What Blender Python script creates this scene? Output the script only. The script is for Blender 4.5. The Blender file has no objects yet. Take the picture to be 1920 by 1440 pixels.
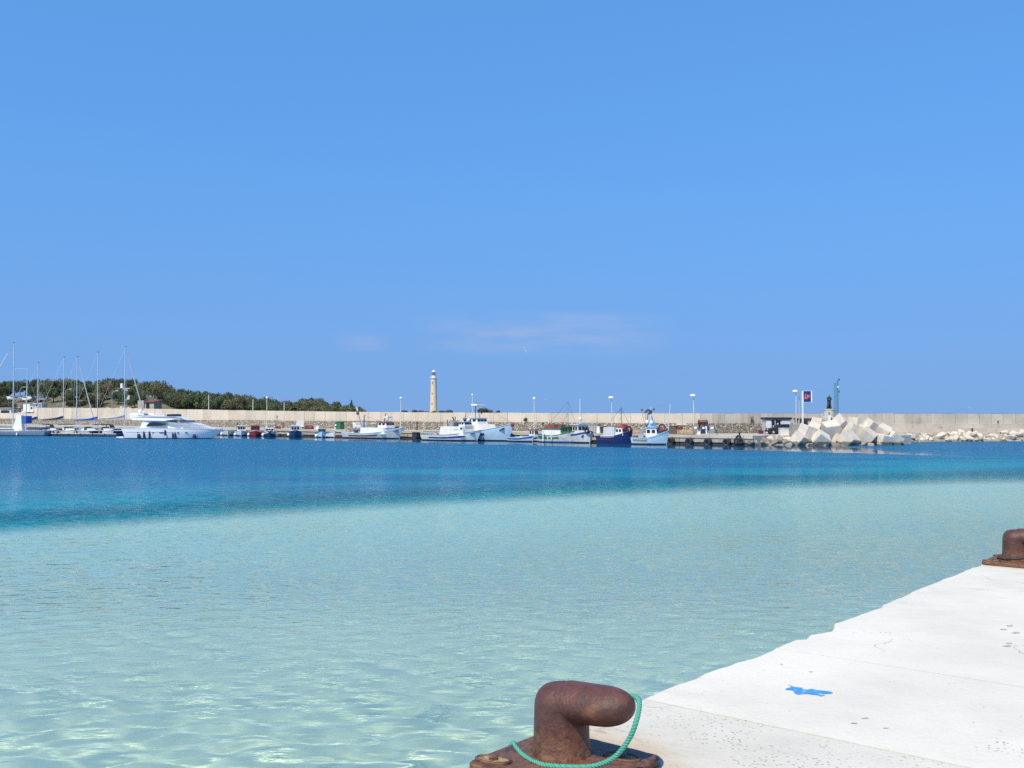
import bpy, bmesh, math, random
import numpy as np
from mathutils import Vector, Matrix, Euler

sc = bpy.context.scene
COL = sc.collection
PI = math.pi
rad = math.radians

# ------------------------------------------------------------------ camera
H = 4.4                       # eye height above the water
PITCH = rad(1.628)
FPX = 1898.7                  # focal length in photograph pixels (1920 wide)
cam_d = bpy.data.cameras.new('camera')
cam = bpy.data.objects.new('camera', cam_d)
COL.objects.link(cam)
cam.location = (0, 0, H)
cam.rotation_euler = (rad(90) + PITCH, 0, 0)
cam_d.sensor_width = 36
cam_d.lens = 36 * FPX / 1920
cam_d.clip_start = 0.1
cam_d.clip_end = 20000
sc.camera = cam

# ------------------------------------------------------------------ sky, sun, exposure
SUN = Vector((-0.30, -0.52, 0.80)).normalized()      # direction towards the sun
world = bpy.data.worlds.new('World')
sc.world = world
world.use_nodes = True
wn = world.node_tree
bg = wn.nodes['Background']
bg.inputs['Strength'].default_value = 0.15
sky = wn.nodes.new('ShaderNodeTexSky')
sky.sky_type = 'NISHITA'
sky.sun_disc = False
sky.sun_elevation = math.asin(SUN.z)
sky.sun_rotation = math.atan2(SUN.x, SUN.y)
sky.air_density = 1.0
sky.dust_density = 0.0
sky.ozone_density = 3.0
tc = wn.nodes.new('ShaderNodeTexCoord')
vm = wn.nodes.new('ShaderNodeVectorMath'); vm.operation = 'MULTIPLY'
vm.inputs[1].default_value = (1, 1, 0.30)
va = wn.nodes.new('ShaderNodeVectorMath'); va.operation = 'ADD'
va.inputs[1].default_value = (0, 0, 0.34)
vnm = wn.nodes.new('ShaderNodeVectorMath'); vnm.operation = 'NORMALIZE'
wn.links.new(tc.outputs['Generated'], vm.inputs[0])
wn.links.new(vm.outputs[0], va.inputs[0])
wn.links.new(va.outputs[0], vnm.inputs[0])
wn.links.new(vnm.outputs[0], sky.inputs['Vector'])
hs = wn.nodes.new('ShaderNodeHueSaturation')
hs.inputs['Saturation'].default_value = 1.0
hs.inputs['Value'].default_value = 1.0
tintn = wn.nodes.new('ShaderNodeMixRGB'); tintn.blend_type = 'MULTIPLY'; tintn.inputs[0].default_value = 1.0
tintn.inputs[2].default_value = (0.68, 1.15, 1.45, 1)          # the clear deep blue of the day
wn.links.new(sky.outputs[0], tintn.inputs[1])
wn.links.new(tintn.outputs[0], hs.inputs['Color'])
# a faint thin veil of cloud low over the sea
def wmath(op, a, b=None, c=None):
    n = wn.nodes.new('ShaderNodeMath'); n.operation = op
    for i, x in enumerate((a, b, c)):
        if x is None: continue
        if isinstance(x, (int, float)): n.inputs[i].default_value = x
        else: wn.links.new(x, n.inputs[i])
    return n.outputs[0]
sx = wn.nodes.new('ShaderNodeSeparateXYZ'); wn.links.new(tc.outputs['Generated'], sx.inputs[0])
az = wmath('ARCTAN2', sx.outputs[0], sx.outputs[1])
el = wmath('ARCSINE', sx.outputs[2])
cb = wn.nodes.new('ShaderNodeCombineXYZ')
wn.links.new(wmath('MULTIPLY', az, 9.0), cb.inputs[0])
wn.links.new(wmath('MULTIPLY', el, 46.0), cb.inputs[1])
nz = wn.nodes.new('ShaderNodeTexNoise'); nz.inputs['Scale'].default_value = 1.3
nz.inputs['Detail'].default_value = 6; nz.inputs['Roughness'].default_value = 0.55
wn.links.new(cb.outputs[0], nz.inputs['Vector'])
def bump1(x, c, w):
    d = wmath('DIVIDE', wmath('SUBTRACT', x, c), w)
    return wmath('MAXIMUM', wmath('SUBTRACT', 1.0, wmath('MULTIPLY', d, d)), 0.0)
veil = wmath('MULTIPLY', bump1(az, 0.03, 0.135), bump1(el, 0.078, 0.024))
veil2 = wmath('MULTIPLY', bump1(az, -0.148, 0.03), bump1(el, 0.07, 0.011))
veil = wmath('ADD', veil, wmath('MULTIPLY', veil2, 0.7))
nmask = wmath('MINIMUM', wmath('MAXIMUM', wmath('MULTIPLY', wmath('SUBTRACT', nz.outputs['Fac'], 0.33), 3.0), 0.0), 1.0)
VEIL_MAX = 0.55
veil = wmath('MULTIPLY', wmath('MULTIPLY', veil, nmask), VEIL_MAX)
mixc = wn.nodes.new('ShaderNodeMixRGB')
mixc.inputs[2].default_value = (2.85, 3.25, 4.7, 1)
wn.links.new(veil, mixc.inputs[0])
hz = wn.nodes.new('ShaderNodeMixRGB'); hz.inputs[2].default_value = (1.40, 2.50, 4.50, 1)      # haze towards the horizon
hzf = wmath('MAXIMUM', wmath('SUBTRACT', 1.0, wmath('DIVIDE', wmath('ABSOLUTE', el), 0.30)), 0.0)
wn.links.new(wmath('MULTIPLY', wmath('POWER', hzf, 1.6), 0.85), hz.inputs[0])
wn.links.new(hs.outputs[0], hz.inputs[1])
wn.links.new(hz.outputs[0], mixc.inputs[1])
wn.links.new(mixc.outputs[0], bg.inputs['Color'])

sun_d = bpy.data.lights.new('sun', 'SUN')
sun_d.energy = 5.0
sun_d.angle = rad(0.5)
sun_d.color = (1.0, 0.885, 0.655)
sun_d.cycles.is_caustics_light = True      # real refracted caustics on the sandy bottom
sun = bpy.data.objects.new('sun', sun_d)
COL.objects.link(sun)
sun.rotation_euler = (-SUN).to_track_quat('-Z', 'Y').to_euler()
sun.location = SUN * 60

vs = sc.view_settings
vs.view_transform = 'Standard'
vs.look = 'None'
vs.exposure = 0.05
vs.gamma = 1.0
vs.use_curve_mapping = False
sc.cycles.use_denoising = False
sc.cycles.sample_clamp_direct = 3.0
sc.cycles.sample_clamp_indirect = 4.0
sc.cycles.max_bounces = 8
sc.cycles.transparent_max_bounces = 8

# ------------------------------------------------------------------ pixel helpers (photograph pixels -> directions)
cp, sp = math.cos(PITCH), math.sin(PITCH)
def ray(u, v):
    x = (u - 960) / FPX; y = -(v - 720) / FPX
    return Vector((x, cp - y * sp, sp + y * cp))
def P(u, v, D):                 # point on the pixel's ray at forward distance D
    d = ray(u, v)
    return Vector((0, 0, H)) + d * (D / d.y)
def G(u, v, z=0.0):             # where the pixel's ray meets the level z
    d = ray(u, v)
    return Vector((0, 0, H)) + d * ((z - H) / d.z)
def K(u): return (u - 960) / FPX

# ------------------------------------------------------------------ materials
MATS = {}
def srgb(r, g, b):
    f = lambda c: (c / 12.92 if c <= 0.04045 else ((c + 0.055) / 1.055) ** 2.4)
    return (f(r / 255), f(g / 255), f(b / 255))
def mat(name, col, rough=0.6, col2=None, nscale=3.0, metal=0.0, bump=0.0, bscale=20.0, spec=0.5, ns_lo=0.35, ns_hi=0.65, objrand=0.0, tide=0.0):
    if name in MATS: return MATS[name]
    m = bpy.data.materials.new(name); m.use_nodes = True
    nt = m.node_tree; b = nt.nodes['Principled BSDF']
    b.inputs['Roughness'].default_value = rough
    b.inputs['Metallic'].default_value = metal
    b.inputs['Specular IOR Level'].default_value = spec
    if col2 is None: col2 = tuple(c * 0.82 for c in col)
    t = nt.nodes.new('ShaderNodeTexCoord')
    n = nt.nodes.new('ShaderNodeTexNoise'); n.inputs['Scale'].default_value = nscale
    n.inputs['Detail'].default_value = 5; n.inputs['Roughness'].default_value = 0.6
    nt.links.new(t.outputs['Object'], n.inputs['Vector'])
    r = nt.nodes.new('ShaderNodeValToRGB')
    r.color_ramp.elements[0].position = ns_lo; r.color_ramp.elements[1].position = ns_hi
    r.color_ramp.elements[0].color = (*col2, 1); r.color_ramp.elements[1].color = (*col, 1)
    nt.links.new(n.outputs['Fac'], r.inputs[0])
    out = r.outputs[0]
    if objrand > 0:
        oi = nt.nodes.new('ShaderNodeObjectInfo')
        h = nt.nodes.new('ShaderNodeHueSaturation')
        mr = nt.nodes.new('ShaderNodeMapRange'); mr.inputs[3].default_value = 1 - objrand; mr.inputs[4].default_value = 1 + objrand
        nt.links.new(oi.outputs['Random'], mr.inputs[0]); nt.links.new(mr.outputs[0], h.inputs['Value'])
        mr2 = nt.nodes.new('ShaderNodeMapRange'); mr2.inputs[3].default_value = 0.5 - 0.06 * objrand; mr2.inputs[4].default_value = 0.5 + 0.06 * objrand
        nt.links.new(oi.outputs['Random'], mr2.inputs[0]); nt.links.new(mr2.outputs[0], h.inputs['Hue'])
        nt.links.new(out, h.inputs['Color']); out = h.outputs[0]
    if tide > 0:                # weed and wet stain up to the high-water mark
        gp = nt.nodes.new('ShaderNodeNewGeometry'); sp_ = nt.nodes.new('ShaderNodeSeparateXYZ'); nt.links.new(gp.outputs['Position'], sp_.inputs[0])
        tn = nt.nodes.new('ShaderNodeTexNoise'); tn.inputs['Scale'].default_value = 1.6; tn.inputs['Detail'].default_value = 4; nt.links.new(gp.outputs['Position'], tn.inputs['Vector'])
        ma = nt.nodes.new('ShaderNodeMath'); ma.operation = 'MULTIPLY_ADD'; ma.inputs[1].default_value = -0.7; nt.links.new(tn.outputs['Fac'], ma.inputs[0]); nt.links.new(sp_.outputs[2], ma.inputs[2])
        tr_ = nt.nodes.new('ShaderNodeMapRange'); tr_.interpolation_type = 'SMOOTHSTEP'; tr_.inputs[1].default_value = tide - 0.35 - 0.12; tr_.inputs[2].default_value = tide - 0.35 + 0.16; tr_.inputs[3].default_value = 0.85; tr_.inputs[4].default_value = 0.0
        nt.links.new(ma.outputs[0], tr_.inputs[0])
        mx_ = nt.nodes.new('ShaderNodeMixRGB'); mx_.inputs[2].default_value = (0.085, 0.075, 0.045, 1); nt.links.new(tr_.outputs[0], mx_.inputs[0]); nt.links.new(out, mx_.inputs[1]); out = mx_.outputs[0]
    nt.links.new(out, b.inputs['Base Color'])
    if bump > 0:
        n2 = nt.nodes.new('ShaderNodeTexNoise'); n2.inputs['Scale'].default_value = bscale; n2.inputs['Detail'].default_value = 6
        nt.links.new(t.outputs['Object'], n2.inputs['Vector'])
        bp = nt.nodes.new('ShaderNodeBump'); bp.inputs['Strength'].default_value = bump; bp.inputs['Distance'].default_value = 0.02
        nt.links.new(n2.outputs['Fac'], bp.inputs['Height']); nt.links.new(bp.outputs[0], b.inputs['Normal'])
    MATS[name] = m
    return m

class NT:                        # small helper for building node trees
    def __init__(s, name):
        s.m = bpy.data.materials.new(name); s.m.use_nodes = True
        s.t = s.m.node_tree; s.b = s.t.nodes['Principled BSDF']; s.out = s.t.nodes['Material Output']
        MATS[name] = s.m
    def n(s, typ, **kw):
        n = s.t.nodes.new(typ)
        for k, v in kw.items(): setattr(n, k, v)
        return n
    def l(s, a, b): s.t.links.new(a, b)
    def math(s, op, a, b=None, c=None, clamp=False):
        n = s.n('ShaderNodeMath', operation=op, use_clamp=clamp)
        for i, x in enumerate((a, b, c)):
            if x is None: continue
            if isinstance(x, (int, float)): n.inputs[i].default_value = x
            else: s.l(x, n.inputs[i])
        return n.outputs[0]
    def noise(s, vec, scale, detail=4, rough=0.55, dist=0.0):
        n = s.n('ShaderNodeTexNoise'); n.inputs['Scale'].default_value = scale
        n.inputs['Detail'].default_value = detail; n.inputs['Roughness'].default_value = rough; n.inputs['Distortion'].default_value = dist
        s.l(vec, n.inputs['Vector']); return n.outputs['Fac']
    def ramp(s, fac, stops):
        r = s.n('ShaderNodeValToRGB'); e = r.color_ramp.elements
        while len(e) < len(stops): e.new(0.5)
        for el_, (p, c) in zip(e, stops):
            el_.position = p; el_.color = (*c, 1) if len(c) == 3 else c
        s.l(fac, r.inputs[0]); return r.outputs[0]
    def mix(s, fac, a, b, blend='MIX'):
        n = s.n('ShaderNodeMixRGB', blend_type=blend)
        for i, x in enumerate((fac, a, b)):
            if isinstance(x, (int, float)): n.inputs[i].default_value = x
            elif isinstance(x, tuple): n.inputs[i].default_value = (*x, 1)
            else: s.l(x, n.inputs[i])
        return n.outputs[0]
    def smooth(s, x, a, b):
        n = s.n('ShaderNodeMapRange', interpolation_type='SMOOTHSTEP')
        s.l(x, n.inputs[0]); n.inputs[1].default_value = a; n.inputs[2].default_value = b
        return n.outputs[0]
    def mapping(s, vec, scale=(1, 1, 1), rot=(0, 0, 0)):
        n = s.n('ShaderNodeMapping'); n.inputs['Scale'].default_value = scale; n.inputs['Rotation'].default_value = rot
        s.l(vec, n.inputs['Vector']); return n.outputs[0]

# plain materials
white_paint = mat('white_paint', (0.77, 0.76, 0.73), 0.4, (0.64, 0.63, 0.59), 1.8)
white_gel = mat('white_gelcoat', (0.82, 0.82, 0.82), 0.2, (0.78, 0.78, 0.78), 0.5)
offwhite = mat('worn_white_paint', (0.66, 0.66, 0.62), 0.5, (0.48, 0.47, 0.43), 2.2)
palegrey = mat('pale_grey_paint', (0.55, 0.58, 0.60), 0.4)
midgrey = mat('grey_paint', (0.28, 0.29, 0.30), 0.5)
steel = mat('galvanised_steel', (0.50, 0.52, 0.53), 0.45, metal=0.3)
alu = mat('mast_aluminium', (0.62, 0.64, 0.65), 0.4, metal=0.25)
darkmetal = mat('dark_metal', (0.05, 0.05, 0.055), 0.5)
black_rubber = mat('black_rubber', (0.018, 0.018, 0.02), 0.75, (0.03, 0.03, 0.032), 6)
navy = mat('navy_paint', (0.015, 0.035, 0.14), 0.35, (0.012, 0.026, 0.10), 2)
navy_cloth = mat('navy_cloth', (0.02, 0.035, 0.14), 0.85)
blue_cloth = mat('blue_cloth', (0.03, 0.13, 0.48), 0.85)
blue_stripe = mat('blue_stripe_paint', (0.02, 0.06, 0.28), 0.4)
skyblue = mat('light_blue_paint', (0.30, 0.52, 0.70), 0.45, (0.24, 0.44, 0.60), 2)
paleblue = mat('pale_blue_paint', (0.52, 0.66, 0.74), 0.45, (0.45, 0.58, 0.66), 2)
teal = mat('teal_paint', (0.10, 0.32, 0.36), 0.5)
green = mat('green_paint', (0.03, 0.16, 0.08), 0.45)
mast_green = mat('mast_green_paint', (0.03, 0.20, 0.20), 0.5)
red = mat('red_paint', (0.42, 0.03, 0.025), 0.45, (0.30, 0.02, 0.02), 2)
maroon = mat('maroon_paint', (0.16, 0.025, 0.03), 0.5)
orange = mat('orange_plastic', (0.70, 0.16, 0.03), 0.5)
rustbrown = mat('rusty_brown', (0.16, 0.07, 0.04), 0.8, (0.08, 0.03, 0.02), 5)
tan = mat('tan_paint', (0.42, 0.33, 0.22), 0.7)
netbrown = mat('net_brown', (0.18, 0.11, 0.07), 0.95, (0.07, 0.045, 0.035), 6, bump=0.8, bscale=8)
nettan = mat('net_tan', (0.40, 0.30, 0.18), 0.95, (0.24, 0.17, 0.10), 6, bump=0.8, bscale=8)
wood = mat('weathered_wood', (0.22, 0.15, 0.09), 0.8)
glass_dark = mat('dark_window_glass', (0.015, 0.018, 0.022), 0.08, spec=0.6)
glass_grey = mat('tinted_window_glass', (0.06, 0.07, 0.08), 0.1, spec=0.6)
antifoul = mat('dark_antifouling', (0.012, 0.02, 0.05), 0.6)
concrete_cube = mat('cast_concrete', (0.63, 0.58, 0.50), 0.9, (0.50, 0.455, 0.385), 1.1, bump=0.5, bscale=9, objrand=0.10, tide=0.45)
rock_pale = mat('pale_limestone', (0.66, 0.60, 0.51), 0.9, (0.48, 0.42, 0.34), 1.6, bump=0.6, bscale=5, objrand=0.14, tide=0.28)
rock_wet = mat('weathered_limestone', (0.34, 0.29, 0.23), 0.9, (0.18, 0.15, 0.115), 1.8, bump=0.6, bscale=6, objrand=0.15)
quay_conc = mat('harbour_concrete', (0.42, 0.385, 0.33), 0.9, (0.28, 0.25, 0.21), 0.9, bump=0.4, bscale=5, objrand=0.08)
deck_conc = mat('harbour_deck_concrete', (0.50, 0.46, 0.40), 0.9, (0.40, 0.37, 0.32), 0.35)
tar = mat('dark_tidal_stain', (0.045, 0.042, 0.036), 0.7, (0.02, 0.02, 0.018), 1.5)
plaster = mat('white_plaster', (0.70, 0.68, 0.64), 0.9, (0.58, 0.56, 0.52), 1)
tile_red = mat('red_roof', (0.21, 0.065, 0.055), 0.85, (0.15, 0.045, 0.04), 2)
bark = mat('bark', (0.10, 0.075, 0.055), 0.95, (0.05, 0.038, 0.03), 4)

# ------------------------------------------------------------------ mesh builders
class MB:
    def __init__(s): s.v = []; s.f = []; s.mi = []; s.cur = 0
    def add(s, vs_, fs, mtx=None):
        o = len(s.v)
        for p in vs_:
            p = Vector(p)
            s.v.append(tuple(mtx @ p if mtx else p))
        for f in fs:
            s.f.append(tuple(o + i for i in f)); s.mi.append(s.cur)
        return s
    def box(s, x0, x1, y0, y1, z0, z1, mtx=None):
        return s.add([(x0,y0,z0),(x1,y0,z0),(x1,y1,z0),(x0,y1,z0),(x0,y0,z1),(x1,y0,z1),(x1,y1,z1),(x0,y1,z1)],
                     [(3,2,1,0),(4,5,6,7),(0,1,5,4),(1,2,6,5),(2,3,7,6),(3,0,4,7)], mtx)
    def taper(s, x0, x1, hw, z0, z1, df=0.0, db=0.0, dy=0.0, mtx=None):   # box whose top is pulled in: front, back, sides
        return s.add([(x0,-hw,z0),(x1,-hw,z0),(x1,hw,z0),(x0,hw,z0),(x0+db,-hw+dy,z1),(x1-df,-hw+dy,z1),(x1-df,hw-dy,z1),(x0+db,hw-dy,z1)],
                     [(3,2,1,0),(4,5,6,7),(0,1,5,4),(1,2,6,5),(2,3,7,6),(3,0,4,7)], mtx)
    def tube(s, pts, r, n=8, closed=False, caps=True):
        pts = [Vector(p) for p in pts]; m = len(pts)
        rs = r if isinstance(r, (list, tuple)) else [r] * m
        vs_ = []; fs = []; ref = None
        for i, p in enumerate(pts):
            a = pts[(i-1) % m] if (closed or i > 0) else p
            b = pts[(i+1) % m] if (closed or i < m-1) else p
            t = (b - a).normalized()
            if ref is None or abs(ref.dot(t)) > 0.98:
                ref = Vector((0,0,1)) if abs(t.z) < 0.9 else Vector((1,0,0))
            x = (ref - t * ref.dot(t)).normalized(); y = t.cross(x); ref = x
            for k in range(n):
                a_ = 2*PI*k/n
                vs_.append(p + (x*math.cos(a_) + y*math.sin(a_)) * rs[i])
        for i in range(m if closed else m-1):
            j = (i+1) % m
            for k in range(n):
                k2 = (k+1) % n
                fs.append((i*n+k, i*n+k2, j*n+k2, j*n+k))
        if caps and not closed:
            fs.append(tuple(range(n-1,-1,-1))); fs.append(tuple((m-1)*n+k for k in range(n)))
        return s.add(vs_, fs)
    def lathe(s, prof, n=24, c=(0,0,0), caps=True):
        vs_ = []; fs = []
        for r, z in prof:
            for k in range(n):
                a = 2*PI*k/n
                vs_.append((c[0]+r*math.cos(a), c[1]+r*math.sin(a), c[2]+z))
        for i in range(len(prof)-1):
            for k in range(n):
                k2 = (k+1) % n
                fs.append((i*n+k, i*n+k2, (i+1)*n+k2, (i+1)*n+k))
        if caps:
            fs.append(tuple(range(n-1,-1,-1))); fs.append(tuple((len(prof)-1)*n+k for k in range(n)))
        return s.add(vs_, fs)
    def prism_xy(s, poly, z0, z1, mtx=None):
        n = len(poly)
        vs_ = [(x,y,z0) for x,y in poly] + [(x,y,z1) for x,y in poly]
        fs = [tuple(range(n-1,-1,-1)), tuple(range(n,2*n))] + [(i,(i+1)%n,n+(i+1)%n,n+i) for i in range(n)]
        return s.add(vs_, fs, mtx)
    def prism_xz(s, poly, hw, mtx=None):       # side profile extruded across the beam; hw number or function of x,z
        n = len(poly); h = hw if callable(hw) else (lambda x, z: hw)
        vs_ = [(x,-h(x,z),z) for x,z in poly] + [(x,h(x,z),z) for x,z in poly]
        fs = [tuple(range(n)), tuple(range(2*n-1,n-1,-1))] + [(i,n+i,n+(i+1)%n,(i+1)%n) for i in range(n)]
        return s.add(vs_, fs, mtx)
    def ball(s, c, r, n=12, m=8, sz=1.0):
        prof = [(max(r*math.sin(PI*i/m),1e-4), -r*sz*math.cos(PI*i/m)) for i in range(m+1)]
        return s.lathe(prof, n, c)
    def torus(s, c, R, r, axis='y', n=18, k=8):
        pts = []
        for i in range(n):
            a = 2*PI*i/n; ca, sa = R*math.cos(a), R*math.sin(a)
            pts.append(Vector(c) + (Vector((ca,0,sa)) if axis == 'y' else Vector((ca,sa,0)) if axis == 'z' else Vector((0,ca,sa))))
        return s.tube(pts, r, k, closed=True)
    def build(s, name, mats, parent=None, smooth=False, fixn=True):
        me = bpy.data.meshes.new(name)
        me.from_pydata(s.v, [], s.f)
        if fixn:
            bm = bmesh.new(); bm.from_mesh(me); bmesh.ops.recalc_face_normals(bm, faces=bm.faces); bm.to_mesh(me); bm.free()
        if not isinstance(mats, (list, tuple)): mats = [mats]
        for m in mats: me.materials.append(m)
        if len(mats) > 1: me.polygons.foreach_set('material_index', s.mi)
        if smooth: me.polygons.foreach_set('use_smooth', [True]*len(me.polygons))
        o = bpy.data.objects.new(name, me); COL.objects.link(o)
        if parent is not None: o.parent = parent
        return o
def obj_from_mesh(name, me, parent=None):
    o = bpy.data.objects.new(name, me); COL.objects.link(o)
    if parent is not None: o.parent = parent
    return o
def tag(o, label, cat, group=None):
    o['label'] = label; o['category'] = cat
    if group: o['group'] = group
    return o
def thing(name, label, cat, loc=(0,0,0), rz=0.0, group=None):
    o = bpy.data.objects.new(name, None); COL.objects.link(o)
    o.location = loc; o.rotation_euler = (0,0,rz); o.empty_display_size = 0.2
    return tag(o, label, cat, group)
def struct(o, kind='structure'):
    o['kind'] = kind; return o
def copy_tree(o, parent=None):
    c = o.copy(); COL.objects.link(c); c.parent = parent
    for ch in list(o.children): copy_tree(ch, c)
    return c
def smooth_by_angle(o, deg=40):
    me = o.data
    me.polygons.foreach_set('use_smooth', [True]*len(me.polygons))
    bm = bmesh.new(); bm.from_mesh(me); lim = rad(deg)
    for e in bm.edges:
        if len(e.link_faces) == 2 and e.calc_face_angle(0) > lim: e.smooth = False
    bm.to_mesh(me); bm.free(); return o
# ------------------------------------------------------------------ harbour layout
QD = Vector((0.7988, -0.6016, 0))            # along the far quay, towards the right
QN = Vector((0.6016, 0.7988, 0))             # away from the camera, towards the wall
Q0 = Vector((29.3, 139.0, 0))
QUAY_Z = 1.3
def qpt(u, off, z=0.0):                      # where the view towards column u crosses a line parallel to the quay (off > 0: out on the water)
    k = K(u)
    Y = (QN.dot(Q0) - off) / (QN.x * k + QN.y)
    return Vector((k * Y, Y, z))
def qs(p): return (p - Q0).dot(QD)
def interp(x, pts):
    if x <= pts[0][0]: return pts[0][1]
    for (a, b), (c, d) in zip(pts, pts[1:]):
        if x <= c: return b + (d - b) * (x - a) / (c - a)
    return pts[-1][1]
def sstep(a, b, x):
    t = min(1, max(0, (x - a) / (b - a))); return t * t * (3 - 2 * t)
def ucol(p): return p.x / p.y * FPX + 960

# ------------------------------------------------------------------ sea
rng = np.random.default_rng(11)
rr = [3.2]
while rr[-1] < 75: rr.append(rr[-1] * 1.0033)
while rr[-1] < 420: rr.append(rr[-1] * 1.02)
while rr[-1] < 9500: rr.append(rr[-1] * 1.12)
rr = np.array(rr); th = np.linspace(rad(42), rad(138), 510)
Rg, Tg = np.meshgrid(rr, th, indexing='ij')
Xg, Yg = Rg * np.cos(Tg), Rg * np.sin(Tg) - 1.5
Zg = np.zeros_like(Xg)
cell = np.maximum(Rg * 0.0033, 0.0)
cell[Rg > 75] = 99
patch = 1.0 + 0.35 * np.sin(Xg * 0.21 + 0.13 * Yg + 1.0) * np.sin(Yg * 0.17 - 0.05 * Xg)
for i in range(70):
    L = 0.36 * (0.98 / 0.36) ** rng.random()
    k = 2 * PI / L
    a = rad(101) + rng.normal() * 0.55
    A = 0.088 / (k * k) * np.clip((L / cell - 3.0) / 4, 0, 1)
    Zg += A * patch * np.sin(k * (Xg * math.cos(a) + Yg * math.sin(a)) + rng.random() * 6.28)
n0, n1 = Xg.shape
Vg = np.stack([Xg, Yg, Zg], -1).reshape(-1, 3)
ix = np.arange(n0 * n1).reshape(n0, n1)
Fg = np.stack([ix[:-1, :-1], ix[1:, :-1], ix[1:, 1:], ix[:-1, 1:]], -1).reshape(-1, 4)
sea_me = bpy.data.meshes.new('sea')
sea_me.vertices.add(len(Vg)); sea_me.vertices.foreach_set('co', Vg.ravel())
sea_me.loops.add(Fg.size); sea_me.loops.foreach_set('vertex_index', Fg.ravel())
sea_me.polygons.add(len(Fg)); sea_me.polygons.foreach_set('loop_start', np.arange(0, Fg.size, 4)); sea_me.polygons.foreach_set('loop_total', np.full(len(Fg), 4))
sea_me.polygons.foreach_set('use_smooth', np.ones(len(Fg), dtype=bool))
sea_me.update(); sea_me.validate()
sea = struct(obj_from_mesh('sea', sea_me))
sea.cycles.is_caustics_caster = True

W = NT('sea_water')
W.t.nodes.remove(W.b)
geo = W.n('ShaderNodeNewGeometry')
pos = geo.outputs['Position']
sxyz = W.n('ShaderNodeSeparateXYZ'); W.l(pos, sxyz.inputs[0])
px, py = sxyz.outputs[0], sxyz.outputs[1]
# distance past the drop-off of the sandy shelf; the bottom itself changes there, the water only grows deeper behind it
shelf = W.math('ADD', 54.2, W.math('ADD', W.math('MULTIPLY', px, 0.6166), W.math('MULTIPLY', W.math('MULTIPLY', px, px), -0.00648)))
sdist = W.math('SUBTRACT', py, shelf)
deep = W.smooth(sdist, 0.0, 12.0)
shade_in = W.smooth(sdist, -45.0, 0.0)       # the shelf slopes gently down
tint_sh = W.mix(shade_in, (0.875, 1.0, 0.915), (0.845, 1.0, 0.975))
tint = W.mix(deep, tint_sh, (0.55, 0.88, 0.97))
tealm = W.math('MULTIPLY', W.smooth(W.math('ADD', W.noise(W.mapping(pos, (0.020, 0.058, 1), (0, 0, rad(-14))), 1.0, 5, 0.6, 0.4), W.math('MULTIPLY', W.smooth(px, 15.0, -40.0), 0.07)), 0.44, 0.60), W.smooth(sdist, 55.0, 12.0))
weedw = W.smooth(W.noise(W.mapping(pos, (0.09, 0.22, 1), (0, 0, rad(-12))), 1.0, 6, 0.68, 0.3), 0.46, 0.66)
deep_col = W.mix(W.smooth(sdist, 2.0, 26.0), (0.014, 0.205, 0.320), (0.020, 0.155, 0.320))
deep_col = W.mix(W.math('MULTIPLY', weedw, W.math('MULTIPLY', W.smooth(sdist, 60.0, 15.0), 0.45)), deep_col, (0.012, 0.120, 0.250))
deep_col = W.mix(W.math('MULTIPLY', tealm, 0.8), deep_col, (0.014, 0.280, 0.390))
body = W.mix(W.smooth(sdist, -6.0, 1.0), (0.44, 0.84, 0.84), deep_col)
opac = W.math('ADD', W.math('MULTIPLY', W.math('ADD', 0.15, W.math('MULTIPLY', W.smooth(sdist, -35.0, -10.0), 0.17)), W.math('SUBTRACT', 1.0, W.smooth(sdist, -5.0, 2.0))), W.math('MULTIPLY', deep, 0.80))
# ripples
lee_d = W.math('ADD', W.math('MULTIPLY', W.math('SUBTRACT', px, Q0.x), QN.x), W.math('MULTIPLY', W.math('SUBTRACT', py, Q0.y), QN.y))
lee_n = W.noise(W.mapping(pos, (0.05, 0.05, 1)), 1.0, 3)
lee = W.smooth(W.math('ADD', lee_d, W.math('MULTIPLY', W.math('SUBTRACT', lee_n, 0.5), 8.0)), -21.0, -17.0)
rip1 = W.noise(W.mapping(pos, (0.9, 2.3, 1), (0, 0, rad(8))), 1.0, 4, 0.6, 0.3)
rip2 = W.noise(W.mapping(pos, (3.2, 6.5, 1), (0, 0, rad(-10))), 1.0, 1.5, 0.5)
rip0 = W.noise(W.mapping(pos, (0.20, 0.55, 1), (0, 0, rad(5))), 1.0, 5, 0.62, 0.2)
rip = W.math('ADD', W.math('ADD', rip1, W.math('MULTIPLY', rip2, 0.5)), W.math('MULTIPLY', rip0, W.math('MULTIPLY', W.smooth(py, 35.0, 90.0), 2.6)))
dist_far = W.smooth(py, 9.0, 48.0)
lee = W.math('MULTIPLY', lee, W.smooth(px, 50.0, 42.0))
amp = W.math('MULTIPLY', W.math('ADD', 0.012, W.math('MULTIPLY', dist_far, 0.75)), W.math('SUBTRACT', 1.0, W.math('MULTIPLY', lee, 0.997)))
bp = W.n('ShaderNodeBump'); bp.inputs['Distance'].default_value = 0.42
W.l(W.math('MULTIPLY', amp, W.math('ADD', 1.0, W.math('MULTIPLY', W.smooth(py, 55.0, 110.0), 1.6))), bp.inputs['Strength']); W.l(rip, bp.inputs['Height'])
fr = W.n('ShaderNodeFresnel'); fr.inputs['IOR'].default_value = 1.333; W.l(bp.outputs[0], fr.inputs['Normal'])
refr = W.n('ShaderNodeBsdfRefraction'); refr.inputs['IOR'].default_value = 1.333; refr.inputs['Roughness'].default_value = 0.0
W.l(tint, refr.inputs['Color']); W.l(bp.outputs[0], refr.inputs['Normal'])
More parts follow.
